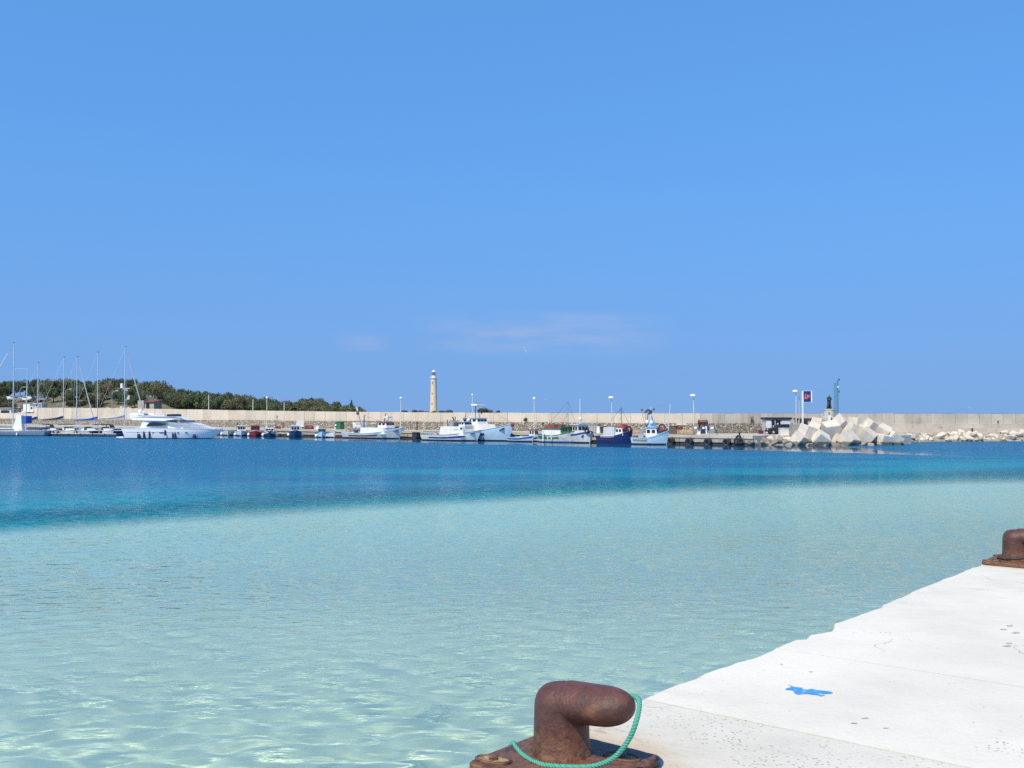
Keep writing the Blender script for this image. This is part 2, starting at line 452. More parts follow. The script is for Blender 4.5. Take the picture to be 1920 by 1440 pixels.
gl = W.n('ShaderNodeBsdfGlossy'); W.l(W.math('ADD', 0.02, W.math('MULTIPLY', W.math('MULTIPLY', W.smooth(py, 55.0, 110.0), W.math('SUBTRACT', 1.0, lee)), 0.12)), gl.inputs['Roughness']); W.l(bp.outputs[0], gl.inputs['Normal'])
dif = W.n('ShaderNodeBsdfDiffuse'); W.l(body, dif.inputs['Color'])
m1 = W.n('ShaderNodeMixShader'); W.l(opac, m1.inputs[0]); W.l(refr.outputs[0], m1.inputs[1]); W.l(dif.outputs[0], m1.inputs[2])
m2 = W.n('ShaderNodeMixShader'); W.l(fr.outputs[0], m2.inputs[0]); W.l(m1.outputs[0], m2.inputs[1]); W.l(gl.outputs[0], m2.inputs[2])
W.l(m2.outputs[0], W.out.inputs[0])
sea_me.materials.append(W.m)

# seabed: pale sand shelf dropping to a weedy floor
def bed_z(x, y):
    s = y - (54.2 + 0.6166 * x - 0.00648 * x * x)
    return -2.1 - 0.5 * sstep(-45, 0, s) - 4.0 * sstep(9, 22, s) + 0.05 * math.sin(0.7 * x) * math.sin(0.5 * y + 1)
bx = sorted(set([-9000, -2500, -700, -300] + list(range(-200, 201, 3)) + [300, 700, 2500, 9000]))
by = sorted(set([-40, -10] + list(range(0, 131, 2)) + [140, 180, 260, 400, 800, 2500, 9600]))
bed = MB()
bed.v = [(x, y, bed_z(max(-200, min(200, x)), min(y, 130))) for y in by for x in bx]
nb = len(bx)
bed.f = [(j*nb+i, j*nb+i+1, (j+1)*nb+i+1, (j+1)*nb+i) for j in range(len(by)-1) for i in range(nb-1)]
bed.mi = [0] * len(bed.f)
S = NT('seabed_sand')
g2 = S.n('ShaderNodeNewGeometry'); sz = S.n('ShaderNodeSeparateXYZ'); S.l(g2.outputs['Position'], sz.inputs[0])
bn = S.noise(g2.outputs['Position'], 0.16, 5, 0.6)
sand = S.ramp(bn, [(0.3, (0.53, 0.525, 0.47)), (0.7, (0.605, 0.595, 0.54))])
bpx, bpy_ = sz.outputs[0], sz.outputs[1]
bshelf = S.math('ADD', 56.4, S.math('ADD', S.math('MULTIPLY', bpx, 0.6166), S.math('MULTIPLY', S.math('MULTIPLY', bpx, bpx), -0.00648)))
bpos = g2.outputs['Position']
rag = S.math('ADD', S.math('MULTIPLY', S.math('SUBTRACT', S.noise(bpos, 0.12, 6, 0.7), 0.5), 6.0), S.math('MULTIPLY', S.math('SUBTRACT', S.noise(bpos, 0.9, 4, 0.65), 0.5), 2.4))
bs = S.math('ADD', S.math('SUBTRACT', bpy_, bshelf), rag)
edge = S.smooth(bs, -0.5, 1.1)
pnm = S.mapping(bpos, (0.020, 0.058, 1), (0, 0, rad(-14)))
pat = S.smooth(S.math('ADD', S.noise(pnm, 1.0, 5, 0.6, 0.4), S.math('MULTIPLY', S.smooth(bs, 11.0, 1.0), 0.16)), 0.40, 0.58)
weedn = S.smooth(S.noise(S.mapping(bpos, (0.09, 0.22, 1), (0, 0, rad(-12))), 1.0, 6, 0.68, 0.3), 0.46, 0.64)
deepsand = S.mix(S.smooth(bs, 0.0, 10.0), (0.07, 0.62, 0.72), (0.04, 0.50, 0.66))     # deep sand; blue light scattered by the water is painted into its colour
weed = S.mix(weedn, (0.030, 0.400, 0.580), (0.018, 0.250, 0.420))                      # seagrass meadow, the water's scattered blue light put into its colour too
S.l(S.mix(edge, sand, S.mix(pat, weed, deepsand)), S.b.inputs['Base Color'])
S.b.inputs['Roughness'].default_value = 1.0
S.b.inputs['Specular IOR Level'].default_value = 0.0
seabed = struct(bed.build('seabed', S.m, smooth=True, fixn=False))
seabed.cycles.is_caustics_receiver = True

# ------------------------------------------------------------------ near quay
NQ = 2.75
E0 = Vector((-0.2, 4.71, 0)); EA = Vector((0.636, 0.772, 0)).normalized(); EB = Vector((EA.y, -EA.x, 0))
def ab(p): r = p - E0; return r.dot(EA), r.dot(EB)
def frm(a, b, z=NQ): q = E0 + EA * a + EB * b; return Vector((q.x, q.y, z))
chips_px = [(1200,1312),(1262,1285),(1300,1273),(1345,1254),(1400,1237),(1415,1233),(1455,1213.6),(1491,1199.7),(1509,1198.3),(1516,1190),(1558,1183.6),(1564,1169),(1600,1156.7),(1651,1138.6),(1654,1134.4),(1714,1106.7),(1755,1091.4),(1828,1062.2)]
chips = [ab(G(u, v, NQ)) for u, v in chips_px]
random.seed(5)
edge_pts = []
a_ = -9.0
while a_ < chips[0][0] - 0.1:
    edge_pts.append((a_, chips[0][1] + random.uniform(-0.012, 0.02))); a_ += random.uniform(0.08, 0.3)
for (a0, b0), (a1, b1) in zip(chips, chips[1:]):
    m = max(1, int(abs(a1 - a0) / 0.11))
    for i in range(m):
        t = i / m
        edge_pts.append((a0 + (a1 - a0) * t, b0 + (b1 - b0) * t + (random.uniform(-0.008, 0.01) if i else 0)))
a_ = chips[-1][0]
while a_ < 45:
    edge_pts.append((a_, chips[-1][1] + random.uniform(-0.015, 0.03))); a_ += random.uniform(0.1, 0.5)
edge_pts.sort()
def edge_b(a):
    return interp(a, edge_pts)

def concrete(name, c1, c2, pit, joint_dirt):
    C = NT(name)
    g = C.n('ShaderNodeNewGeometry'); p = g.outputs['Position']
    big = C.noise(p, 0.7, 5, 0.6)
    col = C.ramp(big, [(0.32, c2), (0.62, c1)])
    # thin weathering streaks and a scatter of pits with dirt in them
    vor = C.n('ShaderNodeTexVoronoi'); vor.inputs['Scale'].default_value = 34; C.l(p, vor.inputs['Vector'])
    v2 = C.n('ShaderNodeTexVoronoi'); v2.inputs['Scale'].default_value = 13; C.l(p, v2.inputs['Vector'])
    msk = C.smooth(C.noise(p, 1.9, 4, 0.65), 0.60 - pit, 0.72 - pit * 0.5)
    pits = C.math('MULTIPLY', C.math('SUBTRACT', 1.0, C.smooth(vor.outputs['Distance'], 0.12, 0.30)), msk)
    rnd = C.n('ShaderNodeSeparateXYZ'); C.l(v2.outputs['Color'], rnd.inputs[0])
    spots = C.math('MULTIPLY', C.math('SUBTRACT', 1.0, C.smooth(v2.outputs['Distance'], 0.04, 0.10)), C.math('GREATER_THAN', rnd.outputs[0], 0.86))
    fine = C.noise(p, 60, 3, 0.7)
    col = C.mix(C.math('MULTIPLY', C.smooth(fine, 0.45, 0.72), 0.34), col, tuple(x * 0.72 for x in c1))
    col = C.mix(C.math('MULTIPLY', pits, 0.75), col, (0.26, 0.235, 0.195))
    col = C.mix(C.math('MULTIPLY', spots, 0.7), col, (0.16, 0.135, 0.11))
    # broad grey weathering, hairline cracks, rust washed out from under the bollard plates
    wz_ = C.smooth(C.noise(C.mapping(p, (0.55, 0.9, 1), (0, 0, 0.9)), 1.0, 6, 0.7), 0.50, 0.78)
    col = C.mix(C.math('MULTIPLY', wz_, 0.30), col, (0.40, 0.375, 0.33))
    wob = C.n('ShaderNodeVectorMath', operation='ADD'); nv = C.n('ShaderNodeTexNoise'); nv.inputs['Scale'].default_value = 1.7; nv.inputs['Detail'].default_value = 5
    C.l(p, nv.inputs['Vector']); sc_ = C.n('ShaderNodeVectorMath', operation='SCALE'); sc_.inputs['Scale'].default_value = 0.9; C.l(nv.outputs['Color'], sc_.inputs[0])
    C.l(p, wob.inputs[0]); C.l(sc_.outputs[0], wob.inputs[1])
    cr = C.n('ShaderNodeTexVoronoi', feature='DISTANCE_TO_EDGE'); cr.inputs['Scale'].default_value = 0.33; C.l(wob.outputs[0], cr.inputs['Vector'])
    crack = C.math('MULTIPLY', C.smooth(cr.outputs['Distance'], 0.0035, 0.0008), C.smooth(C.noise(p, 0.5, 3), 0.47, 0.60))
    col = C.mix(C.math('MULTIPLY', crack, 0.55), col, (0.20, 0.18, 0.15))
    for bxc, byc in ((0.31, 4.81), (5.62, 11.14)):
        dv = C.n('ShaderNodeVectorMath', operation='DISTANCE'); C.l(p, dv.inputs[0]); dv.inputs[1].default_value = (bxc, byc, 2.75)
        rs = C.math('ADD', dv.outputs['Value'], C.math('MULTIPLY', C.math('SUBTRACT', C.noise(p, 4.0, 5, 0.7), 0.5), 0.55))
        col = C.mix(C.math('MULTIPLY', C.smooth(rs, 0.62, 0.36), 0.45), col, (0.46, 0.31, 0.17))
    C.l(col, C.b.inputs['Base Color'])
    C.b.inputs['Roughness'].default_value = 0.92
    C.b.inputs['Specular IOR Level'].default_value = 0.25
    hgt = C.math('SUBTRACT', C.math('ADD', C.math('MULTIPLY', C.noise(p, 25, 6, 0.7), 0.6), C.math('MULTIPLY', C.noise(p, 5, 4), 0.7)), C.math('MULTIPLY', pits, 0.8))
    bpn = C.n('ShaderNodeBump'); bpn.inputs['Strength'].default_value = 0.55; bpn.inputs['Distance'].default_value = 0.012
    C.l(hgt, bpn.inputs['Height']); C.l(bpn.outputs[0], C.b.inputs['Normal'])
    return C.m
conc_smooth = concrete('sun_bleached_concrete', (0.69, 0.662, 0.595), (0.58, 0.555, 0.49), 0.02, 0)
conc_pitted = concrete('pitted_concrete', (0.64, 0.612, 0.55), (0.51, 0.487, 0.43), 0.22, 0)
conc_side = mat('quay_side_concrete', (0.50, 0.47, 0.41), 0.9, (0.30, 0.28, 0.24), 1.2, bump=0.6, bscale=6)

core = MB()
core.prism_xy([tuple(frm(a, b)[:2]) for a, b in [(-9, 0.13), (45, 0.13), (45, 30), (-9, 30)]], -3.2, NQ - 0.05)
quay = struct(core.build('quay', conc_side))
joints = [-9, -5.3, -1.9, 1.516, 3.186, 6.6, 10.1, 13.6, 17, 20.5, 24, 28, 32, 36, 40, 45]
GAP = 0.007
random.seed(8)
slabs = []
def slab_mesh(a0, a1, b0, b1, edge, material):
    top = []
    if edge:
        top.append((a0, edge_b(a0)))
        top += [(a, b) for a, b in edge_pts if a0 + 0.02 < a < a1 - 0.02]
        top.append((a1, edge_b(a1)))
    else:
        top += [(a0, b0), (a1, b0)]
    ne = len(top)
    top += [(a1, b1), (a0, b1)]
    dz = random.uniform(-0.001, 0.001)
    mb = MB()
    n = len(top)
    r0 = []; r1 = []; r2 = []
    for i, (a, b) in enumerate(top):
        out = 0.0
        if edge and i < ne: out = random.uniform(0.006, 0.02)
        r0.append(frm(a, b + (out if edge and i < ne else 0), NQ + dz))
        r1.append(frm(a, b, NQ + dz - (random.uniform(0.008, 0.02) if edge and i < ne else 0.006)))
        r2.append(frm(a, b + (random.uniform(0.0, 0.05) if edge and i < ne else 0), NQ - 0.45))
    mb.v = [tuple(p) for p in r0 + r1 + r2]
    mb.f = [tuple(range(n))] + [(i, (i+1) % n, n + (i+1) % n, n + i) for i in range(n)] + [(n+i, n+(i+1) % n, 2*n+(i+1) % n, 2*n+i) for i in range(n)]
    mb.mi = [0] * len(mb.f)
    return mb.build('slab', material, quay)
for j0, j1 in zip(joints, joints[1:]):
    m_ = conc_pitted if j1 < 1.6 else conc_smooth
    s_ = slab_mesh(j0 + GAP, j1 - GAP, 0, 8.0 - GAP, True, m_)
    if abs(j0 - 1.516) < 0.01: paint_slab = s_
    if abs(j0 - 3.186) < 0.01: stain_slab = s_
    slab_mesh(j0 + GAP, j1 - GAP, 8.0 + GAP, 29.5, False, conc_smooth)
def flat_mark(name, pix, z, material, parent):
    pts = [G(u, v, z) for u, v in pix]
    mb = MB(); mb.v = [tuple(p) for p in pts]; mb.f = [tuple(range(len(pts)))]; mb.mi = [0]
    o = mb.build(name, material, parent, fixn=False)
    if o.data.polygons[0].normal.z < 0:
        o.data.flip_normals()
    return o
blue_mark = mat('blue_spray_paint', (0.045, 0.27, 0.66), 0.9, (0.50, 0.56, 0.60), 26, bump=0.4, bscale=60, ns_lo=0.36, ns_hi=0.46)
scuff = mat('dark_scuff', (0.30, 0.28, 0.255), 0.9, (0.58, 0.56, 0.51), 45, ns_lo=.44, ns_hi=.56)
c5 = [(275,875),(300,882),(325,892),(352,895),(380,898),(368,905),(400,910),(440,905),(470,912),(510,916),(560,922),(583,930),(570,937),(500,940),(530,948),(500,955),(480,947),(440,943),(410,938),(380,940),(345,943),(322,934),(315,917),(290,912),(265,912),(262,903),(290,897),(303,890)]
mark = flat_mark('paint_splash', [(1400 + x / 3.6, 1040 + y / 3.6) for x, y in c5], NQ + 0.0035, blue_mark, paint_slab)
mark['label'] = 'bright blue splash of paint on the white concrete'
for cx, cy, rx, ry in [(1775,478,26,5),(1737,503,27,4),(1812,525,30,5),(1770,597,24,4),(1760,615,32,6)]:
    pp = []
    for i in range(12):
        t = 2 * PI * i / 12; k_ = random.uniform(0.65, 1.15)
        pp.append((1400 + (cx + rx * k_ * math.cos(t)) / 3.6, 1040 + (cy + ry * k_ * math.sin(t)) / 3.6))
    flat_mark('stain', pp, NQ + 0.0035, scuff, stain_slab)
for cx, cy, rx, ry in [(800,1102,30,4),(725,1137,30,5),(940,1168,26,5),(235,738,16,4),(435,790,16,3)]:
    pp = []
    for i in range(12):
        t = 2 * PI * i / 12; k_ = random.uniform(0.4, 1.15)
        pp.append((1400 + (cx + rx * k_ * math.cos(t)) / 3.6, 1040 + (cy + ry * k_ * math.sin(t)) / 3.6))
    flat_mark('stain', pp, NQ + 0.0035, scuff, paint_slab)

# ------------------------------------------------------------------ rusty bollards on the near quay
R_ = NT('rusty_iron')
ro = R_.n('ShaderNodeTexCoord').outputs['Object']
n1_ = R_.noise(ro, 7, 6, 0.65); n2_ = R_.noise(ro, 26, 5, 0.7); n3_ = R_.noise(ro, 3.0, 4, 0.6, 0.6)
rc = R_.ramp(n1_, [(0.30, (0.040, 0.018, 0.016)), (0.50, (0.092, 0.036, 0.027)), (0.70, (0.150, 0.056, 0.032))])
rc = R_.mix(R_.math('MULTIPLY', R_.smooth(n3_, 0.56, 0.70), 0.75), rc, (0.235, 0.125, 0.055))
rc = R_.mix(R_.math('MULTIPLY', R_.smooth(n2_, 0.60, 0.72), 0.7), rc, (0.30, 0.105, 0.030))
rc = R_.mix(R_.math('MULTIPLY', R_.smooth(n2_, 0.40, 0.30), 0.6), rc, (0.028, 0.016, 0.016))
zc = R_.n('ShaderNodeSeparateXYZ'); R_.l(ro, zc.inputs[0])
low = R_.math('MULTIPLY', R_.smooth(R_.math('ADD', zc.outputs[2], R_.math('MULTIPLY', R_.math('SUBTRACT', n1_, 0.5), 0.35)), 0.20, 0.06), R_.smooth(n2_, 0.36, 0.62))
rc = R_.mix(R_.math('MULTIPLY', low, 0.75), rc, (0.21, 0.105, 0.042))            # flaking ochre rust low on the post
R_.l(rc, R_.b.inputs['Base Color'])
R_.l(R_.math('ADD', 0.30, R_.math('MULTIPLY', n2_, 0.38)), R_.b.inputs['Roughness'])
rb = R_.n('ShaderNodeBump'); rb.inputs['Strength'].default_value = 0.8; rb.inputs['Distance'].default_value = 0.007
R_.l(R_.math('ADD', R_.noise(ro, 45, 6, 0.7), R_.math('MULTIPLY', R_.noise(ro, 11, 4), 1.4)), rb.inputs['Height']); R_.l(rb.outputs[0], R_.b.inputs['Normal'])
rust = R_.m
sand_fill = mat('sandy_grit', (0.42, 0.32, 0.19), 0.95, (0.20, 0.13, 0.08), 30, bump=0.7, bscale=60)
rope_green = NT('green_rope')
rt = rope_green.n('ShaderNodeTexCoord').outputs['Object']
wv = rope_green.n('ShaderNodeTexWave'); wv.inputs['Scale'].default_value = 38; wv.inputs['Distortion'].default_value = 1.5
rope_green.l(rope_green.mapping(rt, (1, 1, 1.6), (0.5, 0.6, 0.3)), wv.inputs['Vector'])
rope_green.l(rope_green.ramp(wv.outputs['Fac'], [(0.2, (0.045, 0.28, 0.20)), (0.8, (0.10, 0.43, 0.32))]), rope_green.b.inputs['Base Color'])
rope_green.b.inputs['Roughness'].default_value = 0.7
wb = rope_green.n('ShaderNodeBump'); wb.inputs['Strength'].default_value = 0.6; wb.inputs['Distance'].default_value = 0.003
rope_green.l(wv.outputs['Fac'], wb.inputs['Height']); rope_green.l(wb.outputs[0], rope_green.b.inputs['Normal'])

# local frame of a bollard: x = inland, y = along the edge (away), z up
ROTB = math.atan2(EB.y, EB.x)
BZ = NQ + 0.006
def make_bollard(label, a, b):
    root = thing('mooring_bollard', label, 'bollard', frm(a, b, BZ), ROTB, 'rusty bollards on the near quay')
    mb = MB()
    mb.lathe([(0.001,-0.01),(0.150,-0.01),(0.150,0.03),(0.140,0.055),(0.134,0.10),(0.131,0.20),(0.130,0.255),(0.126,0.285),(0.112,0.318),(0.085,0.343),(0.045,0.356),(0.001,0.36)], 40, caps=False)
    # head: tapering capsule pointing inland
    rings = []
    N = 26
    for i in range(N + 1):
        t = i / N
        x = -0.03 + 0.435 * t
        body_r = 0.099 - 0.010 * t
        endr = 1.0
        if t > 0.62: q = (t - 0.62) / 0.38; endr = max(0.0, 1 - q ** 2.3) ** 0.5
        if t < 0.16: q = (0.16 - t) / 0.16; endr = math.sqrt(max(0.0, 1 - q * q))
        rings.append((x, max(body_r * endr, 0.0015), 0.270 + 0.034 * t, 1.22 - 0.04 * t))
    vs_ = []; fs = []
    for x, r, z, w in rings:
        for k in range(28):
            an = 2 * PI * k / 28
            vs_.append((x, r * w * math.cos(an), z + r * math.sin(an)))
    for i in range(N):
        for k in range(28):
            k2 = (k + 1) % 28
            fs.append((i*28+k, i*28+k2, (i+1)*28+k2, (i+1)*28+k))
    fs.append(tuple(range(27, -1, -1))); fs.append(tuple(N*28+k for k in range(28)))
    mb.add(vs_, fs)
    post = mb.build('post', rust, root, smooth=True)
    rm = post.modifiers.new('merge', 'REMESH'); rm.mode = 'VOXEL'; rm.voxel_size = 0.007; rm.use_smooth_shade = True
    sm = post.modifiers.new('soften', 'SMOOTH'); sm.iterations = 9; sm.factor = 0.6
    # base plate with rounded corners
    def rrect(x0, x1, y0, y1, r, n=5):
        out = []
        for cx, cy, a0 in ((x1-r, y1-r, 0), (x0+r, y1-r, 90), (x0+r, y0+r, 180), (x1-r, y0+r, 270)):
            for i in range(n+1):
                t = rad(a0 + 90*i/n); out.append((cx + r*math.cos(t), cy + r*math.sin(t)))
        return out
    poly = rrect(-0.255, 0.41, -0.40, 0.25, 0.045)
    pl = MB(); n = len(poly)
    inner = rrect(-0.247, 0.402, -0.392, 0.242, 0.04)
    pl.v = [(x, y, 0.0) for x, y in poly] + [(x, y, 0.024) for x, y in poly] + [(x, y, 0.032) for x, y in inner]
    pl.f = [tuple(range(2*n, 3*n))] + [(i, (i+1) % n, n+(i+1) % n, n+i) for i in range(n)] + [(n+i, n+(i+1) % n, 2*n+(i+1) % n, 2*n+i) for i in range(n)]
    pl.mi = [0] * len(pl.f)
    plate = pl.build('base_plate', rust, root)
    for bx_, by_, rot in ((0.27, 0.11, 0.2), (0.27, -0.27, -0.2), (-0.17, -0.30, 0.3), (-0.19, 0.16, -0.3)):
        ring = []
        for i in range(20):
            t = 2*PI*i/20; ring.append((bx_ + 0.085*math.cos(t)*math.cos(rot) - 0.045*math.sin(t)*math.sin(rot), by_ + 0.085*math.cos(t)*math.sin(rot) + 0.045*math.sin(t)*math.cos(rot), 0.034))
        rr_ = MB().tube(ring, 0.009, 6, closed=True).build('bolt_pocket', rust, plate, smooth=True)
        MB().prism_xy([(bx_ + (x - bx_)*0.94, by_ + (y - by_)*0.94) for x, y, z in ring], 0.030, 0.0365).build('grit', sand_fill, plate)
        MB().lathe([(0.022,0.034),(0.022,0.050),(0.017,0.055)], 6, (bx_, by_, 0)).build('bolt', rust, plate)
    return root
boll_a, boll_b = ab(Vector((0.236, 4.87, 0)))
make_bollard('large rusty hooked iron mooring bollard with green rope at the bottom of the picture', boll_a, boll_b)
b2 = Vector((5.545, 11.2, 0)); ba2, bb2 = ab(b2)
make_bollard('smaller-looking rusty bollard cut off by the right edge of the picture', ba2, bb2)

def spline(pts, n=6):
    out = []
    pts = [Vector(p) for p in pts]
    for i in range(len(pts)-1):
        p0 = pts[max(i-1, 0)]; p1 = pts[i]; p2 = pts[i+1]; p3 = pts[min(i+2, len(pts)-1)]
        for k in range(n):
            t = k / n
            out.append(0.5*((2*p1) + (p2-p0)*t + (2*p0-5*p1+4*p2-p3)*t*t + (3*p1-p0-3*p2+p3)*t**3))
    out.append(pts[-1]); return out
rp = [P(952,1392,5.12), P(962,1393,5.03), P(968,1402,4.93), P(985,1419,4.80), P(1015,1433,4.69), P(1060,1438,4.63), P(1110,1437,4.61), P(1150,1421,4.57), P(1178,1388,4.54), P(1193,1352,4.53), P(1199,1318,4.60), P(1188,1306,4.70), P(1160,1312,4.78), P(1120,1325,4.92), P(1080,1345,5.02), P(1040,1368,5.06), P(1025,1378,5.06)]
rp[0].z = NQ - 0.04
def twisted(path, r, turns_per_m, n=3):
    mb = MB(); m = len(path); d = [0.0]
    for a, b in zip(path, path[1:]): d.append(d[-1] + (b - a).length)
    ref = None; fr_ = []
    for i, p in enumerate(path):
        t = (path[min(i+1, m-1)] - path[max(i-1, 0)]).normalized()
        if ref is None: ref = Vector((0, 0, 1)) if abs(t.z) < .9 else Vector((1, 0, 0))
        x = (ref - t * ref.dot(t)).normalized(); fr_.append((x, t.cross(x))); ref = x
    for k in range(n):
        pts = [p + (fr_[i][0] * math.cos(2*PI*(k/n + d[i]*turns_per_m)) + fr_[i][1] * math.sin(2*PI*(k/n + d[i]*turns_per_m))) * r * 0.52 for i, p in enumerate(path)]
        mb.tube(pts, r * 0.56, 7)
    return mb
ropeo = twisted(spline(rp, 24), 0.0118, 22).build('mooring_rope', rope_green.m, smooth=True)
tag(ropeo, 'green rope looped loosely round the rusty bollard in front', 'rope')
rp2 = [frm(ba2 + 0.1, bb2 + 0.33, BZ + 0.30), frm(ba2 - 0.12, bb2 + 0.27, BZ + 0.24), frm(ba2 - 0.17, bb2 + 0.12, BZ + 0.08), frm(ba2 - 0.18, bb2 - 0.03, BZ + 0.055), frm(ba2 - 0.12, bb2 - 0.14, BZ + 0.05), frm(ba2 + 0.02, bb2 - 0.18, BZ + 0.05)]
ropeo = MB().tube(spline(rp2, 7), 0.014, 8).build('mooring_rope', mat('dark_old_rope', (0.07, 0.05, 0.04), 0.9, (0.035, 0.028, 0.024), 30), smooth=True)
tag(ropeo, 'dark old rope lying round the foot of the far rusty bollard', 'rope')
# ------------------------------------------------------------------ far quay
S_R = 4.0
qcore = MB()
def qq(s, q, z): p = Q0 + QD * s + QN * q; return (p.x, p.y, z)
def qbox(mb, s0, s1, q0, q1, z0, z1):
    mb.add([qq(s0,q0,z0),qq(s1,q0,z0),qq(s1,q1,z0),qq(s0,q1,z0),qq(s0,q0,z1),qq(s1,q0,z1),qq(s1,q1,z1),qq(s0,q1,z1)],
           [(3,2,1,0),(4,5,6,7),(0,1,5,4),(1,2,6,5),(2,3,7,6),(3,0,4,7)])
    return mb
S_LL = qs(qpt(-120, 0))
qbox(qcore, S_LL, S_R, 0.45, 12.0, -6, QUAY_Z - 0.02)
# apron in front of the bent wall and out to the head of the mole
apron = [Vector((33.4, 140.4, 0)), Vector((38, 141.0, 0)), Vector((47, 139.5, 0)), Vector((53.0, 140.5, 0)), Vector((56.5, 143.5, 0)), Vector((60, 156, 0)), Vector((30, 157, 0)), Vector((22, 150, 0))]
qcore.prism_xy([(p.x, p.y) for p in apron], -6, QUAY_Z - 0.05)
harbour = struct(qcore.build('harbour_quay', deck_conc))
random.seed(21)
s = S_LL
while s < S_R - 0.5:
    L = random.uniform(3.0, 4.2); e = min(s + L, S_R)
    pr = random.uniform(-0.03, 0.03)
    qbox(MB(), s + 0.03, e - 0.03, pr, 0.6, 0.32, QUAY_Z - 0.42).build('facing_block', quay_conc, harbour)
    s = e
qbox(MB(), S_LL, S_R, 0.12, 0.6, -4, 0.30).build('footing', tar, harbour)
s = S_LL
while s < S_R - 0.5:
    e = min(s + 6.0, S_R)
    qbox(MB(), s + 0.02, e - 0.02, -0.12, 0.9, QUAY_Z - 0.40, QUAY_Z + 0.03).build('kerb_block', deck_conc, harbour)
    s = e

# ------------------------------------------------------------------ breakwater wall
def wall_pt(u):                                # face of the wall, seen at column u
    if u <= 1300: return qpt(u, -10.5)
    D = interp(u, [(1300, qpt(1300, -10.5).y), (1500, 159), (2150, 166)])
    return Vector((K(u) * D, D, 0))
ztop_pts = [(-150, 4.35), (62, 4.3), (66, 5.75), (180, 5.6), (300, 5.3), (450, 4.92), (640, 4.62), (800, 4.47), (1000, 4.36), (1300, 4.30), (1960, 4.26)]
stone = NT('rubble_masonry')
so = stone.n('ShaderNodeNewGeometry').outputs['Position']
vr = stone.n('ShaderNodeTexVoronoi'); vr.inputs['Scale'].default_value = 2.6; stone.l(stone.mapping(so, (1, 1, 1.5)), vr.inputs['Vector'])
vd = stone.n('ShaderNodeTexVoronoi', feature='DISTANCE_TO_EDGE'); vd.inputs['Scale'].default_value = 2.6; stone.l(stone.mapping(so, (1, 1, 1.5)), vd.inputs['Vector'])
spx = stone.n('ShaderNodeSeparateXYZ'); stone.l(vr.outputs['Color'], spx.inputs[0])
scol = stone.ramp(spx.outputs[0], [(0.0, (0.24, 0.205, 0.165)), (0.5, (0.40, 0.355, 0.29)), (1.0, (0.55, 0.50, 0.42))])
scol = stone.mix(stone.smooth(vd.outputs['Distance'], 0.09, 0.02), scol, (0.16, 0.14, 0.115))
stone.l(scol, stone.b.inputs['Base Color']); stone.b.inputs['Roughness'].default_value = 0.95
sb_ = stone.n('ShaderNodeBump'); sb_.inputs['Strength'].default_value = 1.0; sb_.inputs['Distance'].default_value = 0.15
stone.l(stone.smooth(vd.outputs['Distance'], 0.0, 0.18), sb_.inputs['Height']); stone.l(sb_.outputs[0], stone.b.inputs['Normal'])
def wallmat(name, c1, c2, streak):
    C = NT(name)
    p = C.n('ShaderNodeNewGeometry').outputs['Position']
    col = C.ramp(C.noise(p, 0.35, 5, 0.6), [(0.35, c2), (0.65, c1)])
    st = C.noise(C.mapping(p, (1.3, 1.3, 0.16)), 1.0, 5, 0.65)          # run-off streaks
    col = C.mix(C.math('MULTIPLY', C.smooth(st, 0.52, 0.72), streak), col, tuple(c * 0.62 for c in c2))
    hb = C.n('ShaderNodeTexWave', bands_direction='Z', wave_profile='SAW'); hb.inputs['Scale'].default_value = 0.62; hb.inputs['Distortion'].default_value = 0.3
    C.l(p, hb.inputs['Vector'])                                         # lift lines of the shuttering boards
    col = C.mix(C.math('MULTIPLY', C.smooth(hb.outputs['Fac'], 0.90, 0.99), 0.28), col, tuple(c * 0.6 for c in c2))
    oi = C.n('ShaderNodeObjectInfo')
    h = C.n('ShaderNodeHueSaturation'); mr = C.n('ShaderNodeMapRange'); mr.inputs[3].default_value = 0.90; mr.inputs[4].default_value = 1.07
    C.l(oi.outputs['Random'], mr.inputs[0]); C.l(mr.outputs[0], h.inputs['Value']); C.l(col, h.inputs['Color'])
    C.l(h.outputs[0], C.b.inputs['Base Color']); C.b.inputs['Roughness'].default_value = 0.92
    b = C.n('ShaderNodeBump'); b.inputs['Strength'].default_value = 0.5; b.inputs['Distance'].default_value = 0.05
    C.l(C.noise(p, 3.0, 5, 0.6), b.inputs['Height']); C.l(b.outputs[0], C.b.inputs['Normal'])
    return C.m
wall_left_m = wallmat('warm_wall_concrete', (0.62, 0.545, 0.45), (0.54, 0.47, 0.385), 0.35)
wall_right_m = wallmat('grey_wall_concrete', (0.55, 0.49, 0.41), (0.45, 0.40, 0.335), 0.5)
wall = thing('breakwater_wall', 'long pale concrete breakwater wall of cast panels on a rubble stone base', 'wall', (0, 0, 0))
random.seed(33)
path = [wall_pt(u) for u in np.linspace(-130, 1300, 240)] + [wall_pt(u) for u in np.linspace(1306, 2150, 140)]
cum = [0.0]
for a, b in zip(path, path[1:]): cum.append(cum[-1] + (b - a).length)
def along(s):
    for i in range(len(cum) - 1):
        if s <= cum[i+1]:
            t = (s - cum[i]) / (cum[i+1] - cum[i]); return path[i].lerp(path[i+1], t)
    return path[-1]
